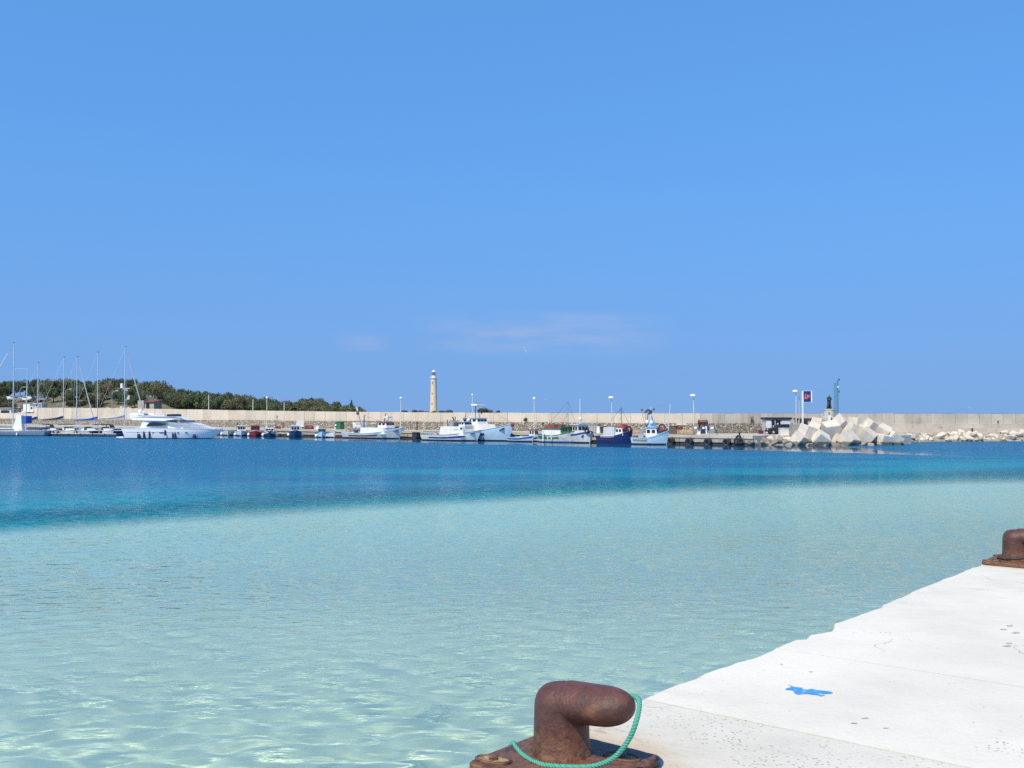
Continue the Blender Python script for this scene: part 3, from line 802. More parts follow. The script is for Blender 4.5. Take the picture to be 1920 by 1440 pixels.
def strip_block(p0, p1, q0, q1, z0, z1, z1b=None):
    d = (p1 - p0).normalized(); nrm = Vector((-d.y, d.x, 0))
    if nrm.y < 0: nrm = -nrm
    z1b = z1 if z1b is None else z1b
    c = [p0 + nrm*q0, p1 + nrm*q0, p1 + nrm*q1, p0 + nrm*q1]
    mb = MB()
    mb.add([(c[0].x,c[0].y,z0),(c[1].x,c[1].y,z0),(c[2].x,c[2].y,z0),(c[3].x,c[3].y,z0),(c[0].x,c[0].y,z1),(c[1].x,c[1].y,z1b),(c[2].x,c[2].y,z1b),(c[3].x,c[3].y,z1)],
           [(3,2,1,0),(4,5,6,7),(0,1,5,4),(1,2,6,5),(2,3,7,6),(3,0,4,7)])
    return mb
s = 0.0
while s < cum[-1] - 1:
    p0 = along(s); u0 = ucol(p0)
    Lp = 3.05 if u0 < 1300 else 2.06
    e = min(s + Lp, cum[-1]); p1 = along(e)
    d = (p1 - p0).normalized()
    zt = interp(ucol((p0 + p1) / 2), ztop_pts) + random.choice([-0.02, 0, 0, 0, 0.02, 0.03])
    off = random.uniform(-0.015, 0.015)
    m_ = wall_left_m if u0 < 1330 else wall_right_m
    strip_block(p0 + d*0.022, p1 - d*0.022, off, 1.1, 2.5, zt).build('panel', m_, wall)
    s = e
s = 0.0
while s < cum[-1] - 1:                          # masonry base and, at the right, its cast steps
    e = min(s + 8.0, cum[-1]); p0, p1 = along(s), along(e); u0 = ucol(p0)
    d = (p1 - p0).normalized()
    if u0 < 1440:
        zt = 2.80 + random.uniform(-0.05, 0.05)
        strip_block(p0, p1 - d*0.006, -0.45, 1.05, 0.4, zt).build('stone_base', stone.m, wall)
    else:
        strip_block(p0, p1 - d*0.006, -0.5, 1.05, 0.2, 2.62).build('step', wall_right_m, wall)
        strip_block(p0, p1 - d*0.006, -1.3, -0.45, 0.2, 1.95).build('step', wall_right_m, wall)
        strip_block(p0, p1 - d*0.006, -2.6, -1.25, 0.0, 1.32).build('step', wall_right_m, wall)
    s = e

# ------------------------------------------------------------------ hill and headland
sky_pts = [(-120,716),(0,716),(20,712),(45,714),(90,712),(130,709),(150,713),(170,719),(185,715),(210,710),(235,712),(250,717),(262,719),(285,712),(300,712),(312,724),(325,730),(350,731),(370,735),(392,736),(420,738),(450,738),(470,740),(500,746),(515,751),(545,755),(560,748),(580,746),(600,750),(620,754),(630,760),(650,759),(668,761),(680,767),(760,772)]
def wall_q(p): return (p - Q0).dot(QN) - 10.5
def hill_z(x, y):
    p = Vector((x, y, 0)); q = wall_q(p); u = ucol(p)
    Dr = qpt(max(u, -200), -50.5).y
    zr = 4.4 + (774 - interp(u, sky_pts)) * Dr / FPX - 5.2
    zr = max(zr, 1.4)
    f = interp(u, [(-100, 4.1), (62, 4.1), (90, 4.9), (300, 4.6), (420, 3.6), (600, 2.4), (800, 1.0)])
    f = min(f, zr + 0.5)
    z = f + (zr - f) * sstep(1.5, 36, q)
    z = z + (1.6 - z) * sstep(110, 220, q)
    z += 0.35 * math.sin(x * 0.31 + y * 0.13) * math.sin(y * 0.23 - x * 0.11) * sstep(2, 12, q)
    return z
hill = MB()
ss = np.linspace(S_LL - 40, qs(qpt(820, 0)), 130); qv = [0.8, 2, 4, 6, 9, 12, 15, 18, 21, 24, 28, 32, 36, 40, 46, 54, 64, 80, 110, 150, 200, 240]
for q in qv:
    for s in ss:
        p = Q0 + QD * float(s) + QN * (10.5 + q)
        hill.v.append((p.x, p.y, hill_z(p.x, p.y)))
ns_ = len(ss)
hill.f = [(j*ns_+i, j*ns_+i+1, (j+1)*ns_+i+1, (j+1)*ns_+i) for j in range(len(qv)-1) for i in range(ns_-1)]
hill.mi = [0]*len(hill.f)
earth = NT('dry_hillside')
ep = earth.n('ShaderNodeNewGeometry').outputs['Position']
earth.l(earth.mix(earth.smooth(earth.noise(ep, 0.5, 5, 0.65), 0.50, 0.68), earth.ramp(earth.noise(ep, 0.16, 4), [(0.35, (0.075, 0.085, 0.035)), (0.65, (0.17, 0.14, 0.085))]), (0.27, 0.225, 0.16)), earth.b.inputs['Base Color'])
earth.b.inputs['Roughness'].default_value = 1.0
eb = earth.n('ShaderNodeBump'); eb.inputs['Distance'].default_value = 0.4; earth.l(earth.noise(ep, 1.2, 6, 0.7), eb.inputs['Height']); earth.l(eb.outputs[0], earth.b.inputs['Normal'])
struct(hill.build('hill', earth.m, smooth=True))
hl = MB()
hl.prism_xy([(-420, 395), (-105, 395), (-60, 300), (-30, 330), (-15, 560), (-10, 900), (40, 985), (-40, 1080), (-420, 1080)], -1.5, 1.5)
struct(hl.build('headland', earth.m))
def on_hill(u, v):                          # first place where the pixel's ray meets the slope
    d = ray(u, v); q = 1.0
    Y = qpt(u, -12.0).y
    while Y < 480:
        p = P(u, v, Y)
        if hill_z(p.x, p.y) >= p.z: return p
        Y += 0.5
    p = P(u, v, 330); return p

# ------------------------------------------------------------------ foliage
def leafmat(name, c1, c2, rnd=0.34):
    C = NT(name)
    t = C.n('ShaderNodeTexCoord').outputs['Object']
    col = C.ramp(C.noise(t, 0.9, 4, 0.6), [(0.34, c2), (0.66, c1)])
    oi = C.n('ShaderNodeObjectInfo'); h = C.n('ShaderNodeHueSaturation')
    mr = C.n('ShaderNodeMapRange'); mr.inputs[3].default_value = 1 - rnd; mr.inputs[4].default_value = 1 + rnd
    mr2 = C.n('ShaderNodeMapRange'); mr2.inputs[3].default_value = 0.485; mr2.inputs[4].default_value = 0.515
    C.l(oi.outputs['Random'], mr.inputs[0]); C.l(mr.outputs[0], h.inputs['Value'])
    C.l(oi.outputs['Random'], mr2.inputs[0]); C.l(mr2.outputs[0], h.inputs['Hue'])
    C.l(col, h.inputs['Color']); C.l(h.outputs[0], C.b.inputs['Base Color'])
    C.b.inputs['Roughness'].default_value = 0.75; C.b.inputs['Specular IOR Level'].default_value = 0.25
    return C.m
leaf_pine = leafmat('pine_needles', (0.115, 0.140, 0.066), (0.042, 0.060, 0.030))
leaf_olive = leafmat('olive_leaves', (0.185, 0.18, 0.095), (0.090, 0.095, 0.048))
leaf_brown = leafmat('dry_brownish_leaves', (0.150, 0.115, 0.062), (0.075, 0.062, 0.036))
leaf_palm = leafmat('palm_fronds', (0.10, 0.115, 0.035), (0.05, 0.065, 0.02))
def crown_mesh(seed, lobes, nleaf, size, material, flat=1.0):
    r = np.random.default_rng(seed)
    vs_ = []; fs = []
    L = []
    for _ in range(lobes):
        an = r.random() * 6.28; rd = 0.60 * math.sqrt(r.random())
        L.append((rd*math.cos(an), rd*math.sin(an), (0.30 + 0.42*r.random()*(1 - 0.5*rd)) , 0.20 + 0.19*r.random()))
    for i in range(nleaf):
        cx, cy, cz, cr = L[r.integers(len(L))]
        v = r.normal(size=3); v /= np.linalg.norm(v)
        rad_ = cr * (0.55 + 0.5 * r.random() ** 0.5)
        c = np.array([cx, cy, cz]) + v * rad_ * np.array([1, 1, 0.72*flat])
        if c[2] < 0.08: continue
        sz = size * (0.6 + 0.8*r.random())
        nrm = v + r.normal(size=3)*0.55; nrm /= np.linalg.norm(nrm)
        t1 = np.cross(nrm, r.normal(size=3)); t1 /= np.linalg.norm(t1); t2 = np.cross(nrm, t1)
        o = len(vs_)
        vs_ += [tuple(c - t1*sz), tuple(c + t2*sz*0.55), tuple(c + t1*sz), tuple(c - t2*sz*0.55)]
        fs.append((o, o+1, o+2, o+3))
    va_ = np.array(vs_); va_[:, 2] /= np.percentile(va_[:, 2], 99.5); wdt = np.percentile(np.abs(va_[:, :2]), 99.5)
    va_[:, :2] *= 0.62 / wdt
    me = bpy.data.meshes.new('crown'); me.from_pydata(va_.tolist(), [], fs); me.materials.append(material)
    return me
def trunk_mesh(seed):
    r = random.Random(seed); mb = MB()
    mb.tube([(0,0,-0.05),(r.uniform(-.02,.02),0,0.15),(r.uniform(-.05,.05),r.uniform(-.04,.04),0.34),(r.uniform(-.08,.08),0,0.55)], [0.045,0.034,0.026,0.014], 7)
    for _ in range(5):
        a = r.uniform(0, 6.28); z = r.uniform(0.24, 0.42)
        mb.tube([(0,0,z),(0.16*math.cos(a),0.16*math.sin(a),z+0.12),(0.34*math.cos(a),0.34*math.sin(a),z+0.2)], [0.018,0.012,0.005], 5)
    me = bpy.data.meshes.new('trunk'); me.from_pydata(mb.v, [], mb.f); me.materials.append(bark); return me
CR = {'pine': [crown_mesh(i, 11, 2600, 0.042, leaf_pine, 0.85) for i in range(5)],
      'olive': [crown_mesh(20+i, 13, 2300, 0.040, leaf_olive) for i in range(3)],
      'brown': [crown_mesh(40+i, 12, 1500, 0.036, leaf_brown) for i in range(2)]}
TR = [trunk_mesh(i) for i in range(4)]
KIND = {'pine': 'dark green rounded pine', 'olive': 'olive green bushy tree', 'brown': 'thin brownish half-bare tree'}
REG = [(58, 'above the low building at far left'), (128, 'behind the white lorry on the left'), (222, 'between the sailing yacht masts'), (262, 'around the white house with the chimney'),
       (325, 'beside the red-roofed stone hut'), (395, 'just right of the red-roofed hut'), (480, 'in mid wooded ridge'), (556, 'near the ridge lamp post'), (640, 'in the last clump before the lighthouse'), (900, 'at the right end of the wood')]
trng = random.Random(77)
def tree(kind, u, D, ztop, wide=None, front=False):
    x = K(u) * D
    g = hill_z(x, D)
    h = ztop - g
    if h < 1.2: return
    reg = next(t for lim, t in REG if u < lim)
    w = wide or trng.uniform(0.75, 1.15) * max(h, 4.0)
    szw = ('small' if h < 3 else 'mid-sized' if h < 4.6 else 'tall') + (' broad' if w > h*1.12 else '')
    root = thing('tree', f"{szw} {KIND[kind]} {'low ' if front else 'on skyline '}{reg}", 'tree', (x, D, g - 0.1), trng.uniform(0, 6.28), 'trees of the wooded hill')
    root.scale = (w, w, h * 1.02)
    obj_from_mesh('crown', trng.choice(CR[kind]), root)
    obj_from_mesh('trunk', trng.choice(TR), root)
u = -40.0
while u < 672:
    q = trng.uniform(34, 50)
    D = qpt(u, -10.5 - q).y
    kind = 'pine'
    if 165 < u < 190 or 240 < u < 262: kind = 'olive'
    if 290 < u < 312: kind = 'brown'
    elif trng.random() < 0.18: kind = 'olive'
    v = interp(u, sky_pts) + trng.uniform(-1.5, 2.5)
    tree(kind, u, D, H + (774 - v) * D / FPX)
    u += trng.uniform(9, 15)
for _ in range(150):
    u = trng.uniform(-30, 640); q = trng.uniform(9, 33)
    if (18 < u < 100 and q < 24) or (262 < u < 300 and q < 18) or (226 < u < 252 and q < 31): continue
    D = qpt(u, -10.5 - q).y
    g = hill_z(K(u) * D, D)
    lim = H + (774 - interp(u, sky_pts) - 4) * D / FPX
    zt = min(g + trng.uniform(2.2, 4.8), lim)
    r_ = trng.random()
    kind = 'pine' if r_ < 0.58 else ('olive' if r_ < 0.88 else 'brown')
    if 190 < u < 340 and r_ > 0.45: kind = 'olive' if r_ < 0.8 else 'brown'
    tree(kind, u, D, zt, front=True)
# conical araucaria and palms at the end of the wood
def conifer(u, D, v):
    x = K(u) * D; g = 1.5; h = H + (774 - v) * D / FPX - g
    root = thing('conifer_tree', 'pointed dark conifer rising above the end of the wood', 'tree', (x, D, g), 0)
    r = np.random.default_rng(9); vs_ = []; fs = []
    for i in range(1500):
        z = r.random() ** 0.8; rr2 = 0.30 * (1 - z) * (0.4 + 0.6 * r.random()); a = r.random() * 6.28
        c = np.array([rr2*math.cos(a), rr2*math.sin(a), 0.12 + 0.88*z]); t1 = r.normal(size=3)*0.02; t2 = r.normal(size=3)*0.02
        o = len(vs_); vs_ += [tuple(c-t1), tuple(c+t2), tuple(c+t1)]; fs.append((o, o+1, o+2))
    me = bpy.data.meshes.new('crown'); me.from_pydata(vs_, [], fs); me.materials.append(leaf_pine)
    obj_from_mesh('crown', me, root); obj_from_mesh('trunk', TR[0], root); root.scale = (h*0.75, h*0.75, h)
conifer(659, 330, 750.5)
def palm(u, D, v, label):
    x = K(u) * D; g = hill_z(x, D); h = H + (774 - v) * D / FPX - g
    root = thing('palm_tree', label, 'palm', (x, D, g - 0.1), trng.uniform(0, 6), 'palms at the end of the wood')
    MB().tube([(0,0,0),(0.1,0,h*0.45),(0.05,0,h*0.78)], [0.28,0.22,0.20], 8).build('trunk', bark, root)
    mb = MB()
    for i in range(30):
        a = 2*PI*i/30*2.4; up = trng.uniform(-0.1, 1.0); Lf = trng.uniform(1.6, 2.4)
        pts = [(0.05,0,h*0.78)]
        for k in range(1, 6):
            t = k/5; pts.append((0.05 + Lf*t*math.cos(a)*math.cos(up*0.8), Lf*t*math.sin(a)*math.cos(up*0.8), h*0.78 + Lf*(t*math.sin(up) - 0.55*t*t)))
        for k in range(5):
            p0, p1 = Vector(pts[k]), Vector(pts[k+1]); sd = Vector((-math.sin(a), math.cos(a), 0)) * 0.20 * (1 - 0.7*k/5)
            o = len(mb.v); mb.add([p0 - sd, p0 + Vector((0,0,0.1)), p1 + Vector((0,0,0.1)), p1 - sd*0.8], [(0,1,2,3)]); mb.add([p0 + sd, p0 + Vector((0,0,0.1)), p1 + Vector((0,0,0.1)), p1 + sd*0.8], [(0,1,2,3)])
    mb.build('crown', leaf_palm, root, fixn=False)
for u, v, lb in [(548, 757, 'low spiky palm left of the last clump of trees'), (603, 759, 'low spiky palm below the rounded pine near the lighthouse'), (634, 758.5, 'spiky palm left of the pointed conifer'), (648, 761, 'short palm just left of the pointed conifer'), (668, 762, 'rightmost spiky palm at the end of the wood')]:
    palm(u, qpt(u, -24).y, v, lb)
# low bushes out by the lighthouse
for i, (u, v, w, lb) in enumerate([(760, 769.5, 11, 'leftmost low dark bush on the flat point before the lighthouse'), (778, 769, 10, 'low dark bush left of the lighthouse foot'), (788, 770, 12, 'dark bush close to the left of the lighthouse'), (799, 771.5, 8, 'small dark bush touching the left foot of the lighthouse'), (815, 771, 10, 'small bush in front of the lighthouse foot'),
     (830, 770, 12, 'dark bush just right of the lighthouse'), (843, 769, 12, 'larger dark bush right of the lighthouse'), (905, 766, 16, 'dark tree clump behind the trawler radar mast'), (918, 769, 10, 'low dark bush right of the trawler radar mast'), (935, 770.5, 9, 'last low dark bush towards the open sea')]):
    D = 880.0 if u < 880 else 700.0
    wm = w * D / FPX * 1.15; zt = H + (774 - v) * D / FPX
    root = thing('bush', lb, 'bush', (K(u)*D, D, 1.45), i*1.3, 'bushes by the lighthouse'); root.scale = (wm, wm, (zt - 1.45)*1.05)
    obj_from_mesh('crown', CR['pine'][i % 5], root); obj_from_mesh('trunk', TR[i % 4], root)

# ------------------------------------------------------------------ lighthouse
LD = 950.0
lp = Vector((K(813) * LD, LD, 1.5))
lt = thing('lighthouse', 'tall cream stone lighthouse tower with white lantern gallery', 'lighthouse', lp, 0.3)
stone_l = mat('lighthouse_stone', (0.70, 0.59, 0.42), 0.9, (0.62, 0.52, 0.36), 0.25)
stone_w = mat('lighthouse_white', (0.78, 0.75, 0.70), 0.8, (0.66, 0.63, 0.58), 0.6)
def lz(v): return H + (774 - v) * LD / FPX - 1.5
sh = MB().lathe([(3.75, -1), (3.6, 0.8), (3.45, 1.6), (2.72, lz(716.5)), (2.72, lz(715))], 32).build('shaft', stone_l, lt); smooth_by_angle(sh)
ga = MB().lathe([(2.75, lz(715)), (2.9, lz(714.2)), (2.9, lz(713.2)), (2.78, lz(712.4)), (2.9, lz(711)), (3.5, lz(710)), (3.6, lz(709.2)), (3.6, lz(708.6)), (2.9, lz(708.5))], 32).build('gallery', stone_w, lt); smooth_by_angle(ga)
gr = MB()
for i in range(24):
    a = 2*PI*i/24; gr.box(-0.05, 0.05, -0.05, 0.05, lz(708.6), lz(706.6), Matrix.Translation((3.45*math.cos(a), 3.45*math.sin(a), 0)))
gr.torus((0, 0, lz(706.6)), 3.45, 0.09, 'z', 32, 6); gr.build('railing', stone_w, ga)
MB().lathe([(2.05, lz(708.6)), (2.05, lz(704.6)), (2.3, lz(704.2)), (2.3, lz(703.7)), (1.7, lz(703.6))], 24).build('watch_room', stone_w, lt)
ln = MB().lathe([(1.55, lz(703.7)), (1.55, lz(698))], 16).build('lantern', glass_dark, lt)
br = MB()
for i in range(10):
    a = 2*PI*i/10; br.tube([(1.62*math.cos(a), 1.62*math.sin(a), lz(703.7)), (1.62*math.cos(a), 1.62*math.sin(a), lz(697.8))], 0.09, 5)
br.torus((0, 0, lz(700.8)), 1.62, 0.08, 'z', 20, 5); br.build('glazing_bar', palegrey, ln)
gd = MB()
gd.torus((0, 0, lz(701.5)), 2.25, 0.08, 'z', 24, 5); gd.torus((0, 0, lz(703.2)), 2.25, 0.07, 'z', 24, 5)
for i in range(16):
    a = 2*PI*i/16; gd.tube([(2.25*math.cos(a), 2.25*math.sin(a), lz(703.8)), (2.25*math.cos(a), 2.25*math.sin(a), lz(701.5))], 0.05, 4)
gd.build('guard_rail', midgrey, ln)
dm = MB().lathe([(1.9, lz(698)), (1.85, lz(697.4)), (1.5, lz(696)), (0.9, lz(695)), (0.25, lz(694.5)), (0.25, lz(693.6)), (0.05, lz(692.4))], 24).build('dome', white_paint, lt, smooth=True)
for v, du in ((718, -0.9), (738, -1.2), (757, -1.3)):
    z = lz(v); r0 = 3.45 + (2.72 - 3.45) * z / lz(715)
    an = -PI/2 + du / r0 - 0.3
    mtx = Matrix.Rotation(an, 4, 'Z')
    w_ = MB().box(r0 - 0.3, r0 + 0.05, -0.45, 0.45, z - 0.9, z + 0.9, mtx).build('window', mat('recessed_window', (0.16, 0.135, 0.10), 0.6), lt)
    MB().box(r0 - 0.3, r0 + 0.12, -0.6, 0.6, z - 1.15, z - 0.9, mtx).build('sill', stone_l, w_)
mtx = Matrix.Rotation(-PI/2 + 0.35, 4, 'Z')
MB().box(2.5, 2.78, -0.6, 0.6, lz(720), lz(716.6), mtx).build('window', stone_l, lt)

# ------------------------------------------------------------------ buildings and vehicles on the hill side
def rock_mesh(seed, material, flat=0.75):
    r = np.random.default_rng(seed); bm = bmesh.new()
    for _ in range(15):
        v = r.normal(size=3); v /= np.linalg.norm(v); v *= 0.42 + 0.13*r.random()
        bm.verts.new((v[0], v[1]*0.9, v[2]*flat))
    bmesh.ops.convex_hull(bm, input=bm.verts)
    for v in [v for v in bm.verts if not v.link_faces]: bm.verts.remove(v)
    bmesh.ops.bevel(bm, geom=bm.edges[:], offset=0.035, segments=1, affect='EDGES')
    bmesh.ops.recalc_face_normals(bm, faces=bm.faces)
    me = bpy.data.meshes.new('boulder'); bm.to_mesh(me); bm.free(); me.materials.append(material); return me
ROCK = [rock_mesh(i, rock_pale) for i in range(8)]
ROCKW = [rock_mesh(50+i, rock_wet) for i in range(6)]
rr_ = random.Random(4)
def boulder(me, p, sx_, label, cat, group):
    o = obj_from_mesh('boulder', me); o.location = p
    o.rotation_euler = (rr_.uniform(-.6, .6), rr_.uniform(-.6, .6), rr_.uniform(0, 6.28))
    k = rr_.uniform(0.8, 1.25); o.scale = (sx_*k, sx_, sx_*rr_.uniform(0.75, 1.05))
    return tag(o, label, cat, group)
for i in range(110):
    u = rr_.choice([rr_.uniform(190, 265), rr_.uniform(190, 265), rr_.uniform(225, 300), rr_.uniform(340, 480), rr_.uniform(20, 70)]); q = rr_.uniform(1.6, 13)
    p = qpt(u, -10.5 - q); z = hill_z(p.x, p.y)
    boulder(rr_.choice(ROCK), (p.x, p.y, z + 0.1), rr_.uniform(0.5, 1.5), 'pale rock scattered on the bank above the breakwater wall', 'rock', 'rocks on the bank above the wall')

def place(name, label, cat, u, v, rz=0, group=None, dz=0.0):
    p = on_hill(u, v); return thing(name, label, cat, (p.x, p.y, hill_z(p.x, p.y) + dz), rz, group)
MPP = 270 / FPX
# low pale building with dark openings at far left
hz0 = qpt(5, -13.5)
b = thing('low_building', 'low pale flat-roofed building with dark openings at the far left edge', 'building', (hz0.x, hz0.y, 3.4), rad(-8))
MB().box(-4.2, 4.2, -2.2, 2.2, -0.6, 2.2).build('wall', plaster, b)
MB().box(-4.5, 4.5, -2.5, 2.5, 2.2, 2.45).build('roof', mat('grey_flat_roof', (0.34, 0.32, 0.29), 0.9), b)
for x0, x1 in ((-3.9, -2.4), (-2.0, 0.7), (1.1, 3.6)):
    w_ = MB().box(x0, x1, -2.26, -2.0, 0.2, 1.7).build('window', glass_dark, b)
    MB().box(x0 - 0.1, x1 + 0.1, -2.32, -2.18, 0.05, 0.2).build('sill', plaster, w_)
# booth with grey door
p = qpt(76, -15.5)
b = thing('site_cabin', 'small cabin with dark blue and grey panels behind the white lorry', 'cabin', (p.x, p.y, hill_z(p.x, p.y)), rad(-20))
MB().box(-1.45, 1.45, -1.0, 1.0, 0, 2.2).build('wall', palegrey, b)
MB().box(-1.6, 1.6, -1.15, 1.15, 2.2, 2.38).build('roof', white_paint, b)
MB().box(-1.35, 0.0, -1.05, -0.95, 0.4, 2.05).build('panel', mat('purple_blue_panel', (0.05, 0.05, 0.16), 0.6), b)
MB().box(0.35, 1.2, -1.05, -0.95, 0.05, 2.0).build('door', midgrey, b)
# white house with chimney
p = qpt(238, -38); zb = H + (774 - 746) * p.y / FPX
b = thing('white_house', 'white flat-roofed house with a tall chimney among the trees', 'house', (p.x, p.y, min(zb, hill_z(p.x, p.y))), rad(-15))
hh = max(2.6, H + (774 - 733) * p.y / FPX - b.location.z)
MB().box(-2.3, 2.3, -2, 2, -0.5, hh).build('wall', plaster, b)
rf = MB().box(-2.5, 2.5, -2.2, 2.2, hh, hh + 0.18).build('roof', white_paint, b)
MB().box(-1.95, -1.35, -0.4, 0.2, hh + 0.18, hh + 1.6).build('chimney', plaster, rf)
for x in (-0.9, 1.0):
    w_ = MB().box(x - 0.4, x + 0.4, -2.06, -1.9, hh - 1.7, hh - 0.6).build('window', glass_dark, b)
# stone hut with red roof
p = qpt(282, -17)
b = thing('stone_hut', 'small stone hut with a red sloping roof above the motor yacht', 'hut', (p.x, p.y, hill_z(p.x, p.y) - 0.1), rad(-22))
MB().box(-2.5, -0.6, -1.6, 1.6, -0.8, 2.5).build('wall', mat('hut_stone', (0.46, 0.41, 0.34), 0.9, (0.33, 0.29, 0.24), 2), b)
MB().box(-0.6, 2.3, -1.3, 1.4, -0.8, 2.1).build('wall', mat('hut_stone', (0.46, 0.41, 0.34)), b)
rf = MB(); rf.add([(-0.75,-1.6,2.05),(2.6,-1.6,2.05),(2.6,1.6,2.55),(-0.75,1.6,2.55),(-0.75,-1.6,2.2),(2.6,-1.6,2.2),(2.6,1.6,2.7),(-0.75,1.6,2.7)], [(3,2,1,0),(4,5,6,7),(0,1,5,4),(1,2,6,5),(2,3,7,6),(3,0,4,7)])
rf.build('roof', tile_red, b)
MB().box(-0.1, 0.9, -1.36, -1.2, 0.1, 1.9).build('door', glass_dark, b)
# pale retaining wall end piece
def wheel(parent, x, y, r=0.34, w=0.22):
    t = MB().tube([(x, y - w/2, r), (x, y + w/2, r)], r, 14).build('wheel', black_rubber, parent)
    MB().tube([(x, y - w/2 - 0.01, r), (x, y + w/2 + 0.01, r)], r*0.55, 10).build('rim', steel, t)
def lorry(root, L=4.8, boxm=white_paint):
    MB().taper(-L/2, L/2 - 1.5, 0.95, 0.55, 2.7, 0.02, 0.02, 0.02).build('cargo_box', boxm, root)
    cab = MB().prism_xz([(L/2-1.42,0.5),(L/2,0.5),(L/2,1.1),(L/2-0.25,1.25),(L/2-0.6,2.05),(L/2-1.42,2.1)], 0.9).build('cab', white_paint, root)
    MB().prism_xz([(L/2-1.15,1.3),(L/2-0.38,1.3),(L/2-0.66,1.92),(L/2-1.15,1.95)], 0.915).build('window', glass_dark, cab)
    MB().box(L/2 - 0.1, L/2 + 0.03, -0.85, 0.85, 0.4, 0.62).build('bumper', midgrey, root)
    for x in (-L/2 + 1.0, L/2 - 0.75):
        for y in (-0.8, 0.8): wheel(root, x, y)
p = qpt(59, -12.3)
t = thing('lorry', 'white box lorry parked on the road at the far left', 'lorry', (p.x, p.y, 4.05), rad(-30)); lorry(t, 4.4)
def car(root, col, L=4.1):
    bd = MB().prism_xz([(-L/2,0.35),(L/2,0.35),(L/2,0.75),(L/2-0.25,0.88),(L/2-1.1,0.95),(L/2-1.75,1.42),(-L/2+0.75,1.45),(-L/2+0.12,0.98),(-L/2,0.9)], lambda x, z: 0.82 if z < 1.1 else 0.66).build('body', col, root)
    MB().prism_xz([(L/2-1.28,0.98),(L/2-1.80,1.36),(-L/2+0.85,1.38),(-L/2+0.42,1.0)], lambda x, z: 0.835 if z < 1.1 else 0.70).build('window', glass_dark, bd)
    for y in (-0.6, 0.6):
        MB().box(L/2 - 0.06, L/2 + 0.02, y - 0.16, y + 0.16, 0.62, 0.78).build('headlight', white_gel, root)
        MB().box(-L/2 - 0.02, -L/2 + 0.06, y - 0.14, y + 0.14, 0.66, 0.84).build('tail_light', red, root)
    for x in (-L/2 + 0.75, L/2 - 0.8):
        for y in (-0.72, 0.72): wheel(root, x, y, 0.31, 0.2)
silver = mat('silver_car_paint', (0.42, 0.44, 0.46), 0.3, metal=0.4)
for i, (u, col, lb) in enumerate([(14, white_paint, 'white car in the row parked at the far left under the trees'), (36, silver, 'silver car in the parked row behind the twin-pole yacht mast'), (52, white_paint, 'white car in the middle of the parked row on the hill'), (69, darkmetal, 'dark car in the parked row on the hill'), (84, silver, 'silver car at the right end of the parked row on the hill')]):
    p = qpt(u, -31); t = thing('parked_car', lb, 'car', (p.x, p.y, hill_z(p.x, p.y) + 0.25), rad(-37), 'cars parked on the hill'); car(t, col)
# lower white van behind the lorry's place on the road and small boat on trailer look
# road lamps with curved arms on the hill
def road_lamp(u, vtop, q, label, side):
    p = qpt(u, -10.5 - q); g = hill_z(p.x, p.y); ht = H + (774 - vtop) * p.y / FPX - g
    t = thing('road_lamp', label, 'street lamp', (p.x, p.y, g - 0.1), 0, 'curved road lamps on the hill')
    MB().tube(spline([(0,0,0),(0,0,ht*0.7),(0.05*side,0,ht*0.85),(0.5*side,0,ht*0.97),(1.1*side,0,ht)], 5), 0.07, 6).build('pole', steel, t)
    MB().box(-0.35, 0.35, -0.15, 0.15, -0.07, 0.08, Matrix.Translation((1.35*side, 0, ht))).build('lamp_head', white_paint, t)
road_lamp(123, 729, 14, 'curved street lamp against the trees between the masts', 1)
road_lamp(210, 732, 12, 'curved street lamp left of the white house', 1)
road_lamp(37, 725, 14, 'curved street lamp above the parked cars at far left', 1)
def pole(u, v0, q, label, r=0.11):
    p = qpt(u, -10.5 - q); g = hill_z(p.x, p.y); ht = H + (774 - v0) * p.y / FPX - g
    t = thing('utility_pole', label, 'pole', (p.x, p.y, g - 0.1), 0, 'bare poles behind the wall')
    MB().tube([(0,0,0),(0,0,ht)], [r*1.2, r*0.8], 8).build('shaft', offwhite, t)
    MB().lathe([(r*0.9, ht), (r*1.3, ht + 0.05), (0.02, ht + 0.15)], 8).build('cap', steel, t)
pole(391.5, 740, 3, 'bare pale pole behind the wall above the yacht bow'); pole(474.5, 749, 3, 'bare pole behind the wall left of the lamp post on the ridge'); pole(533, 755, 3, 'short pale pole behind the wall right of the ridge lamp post')
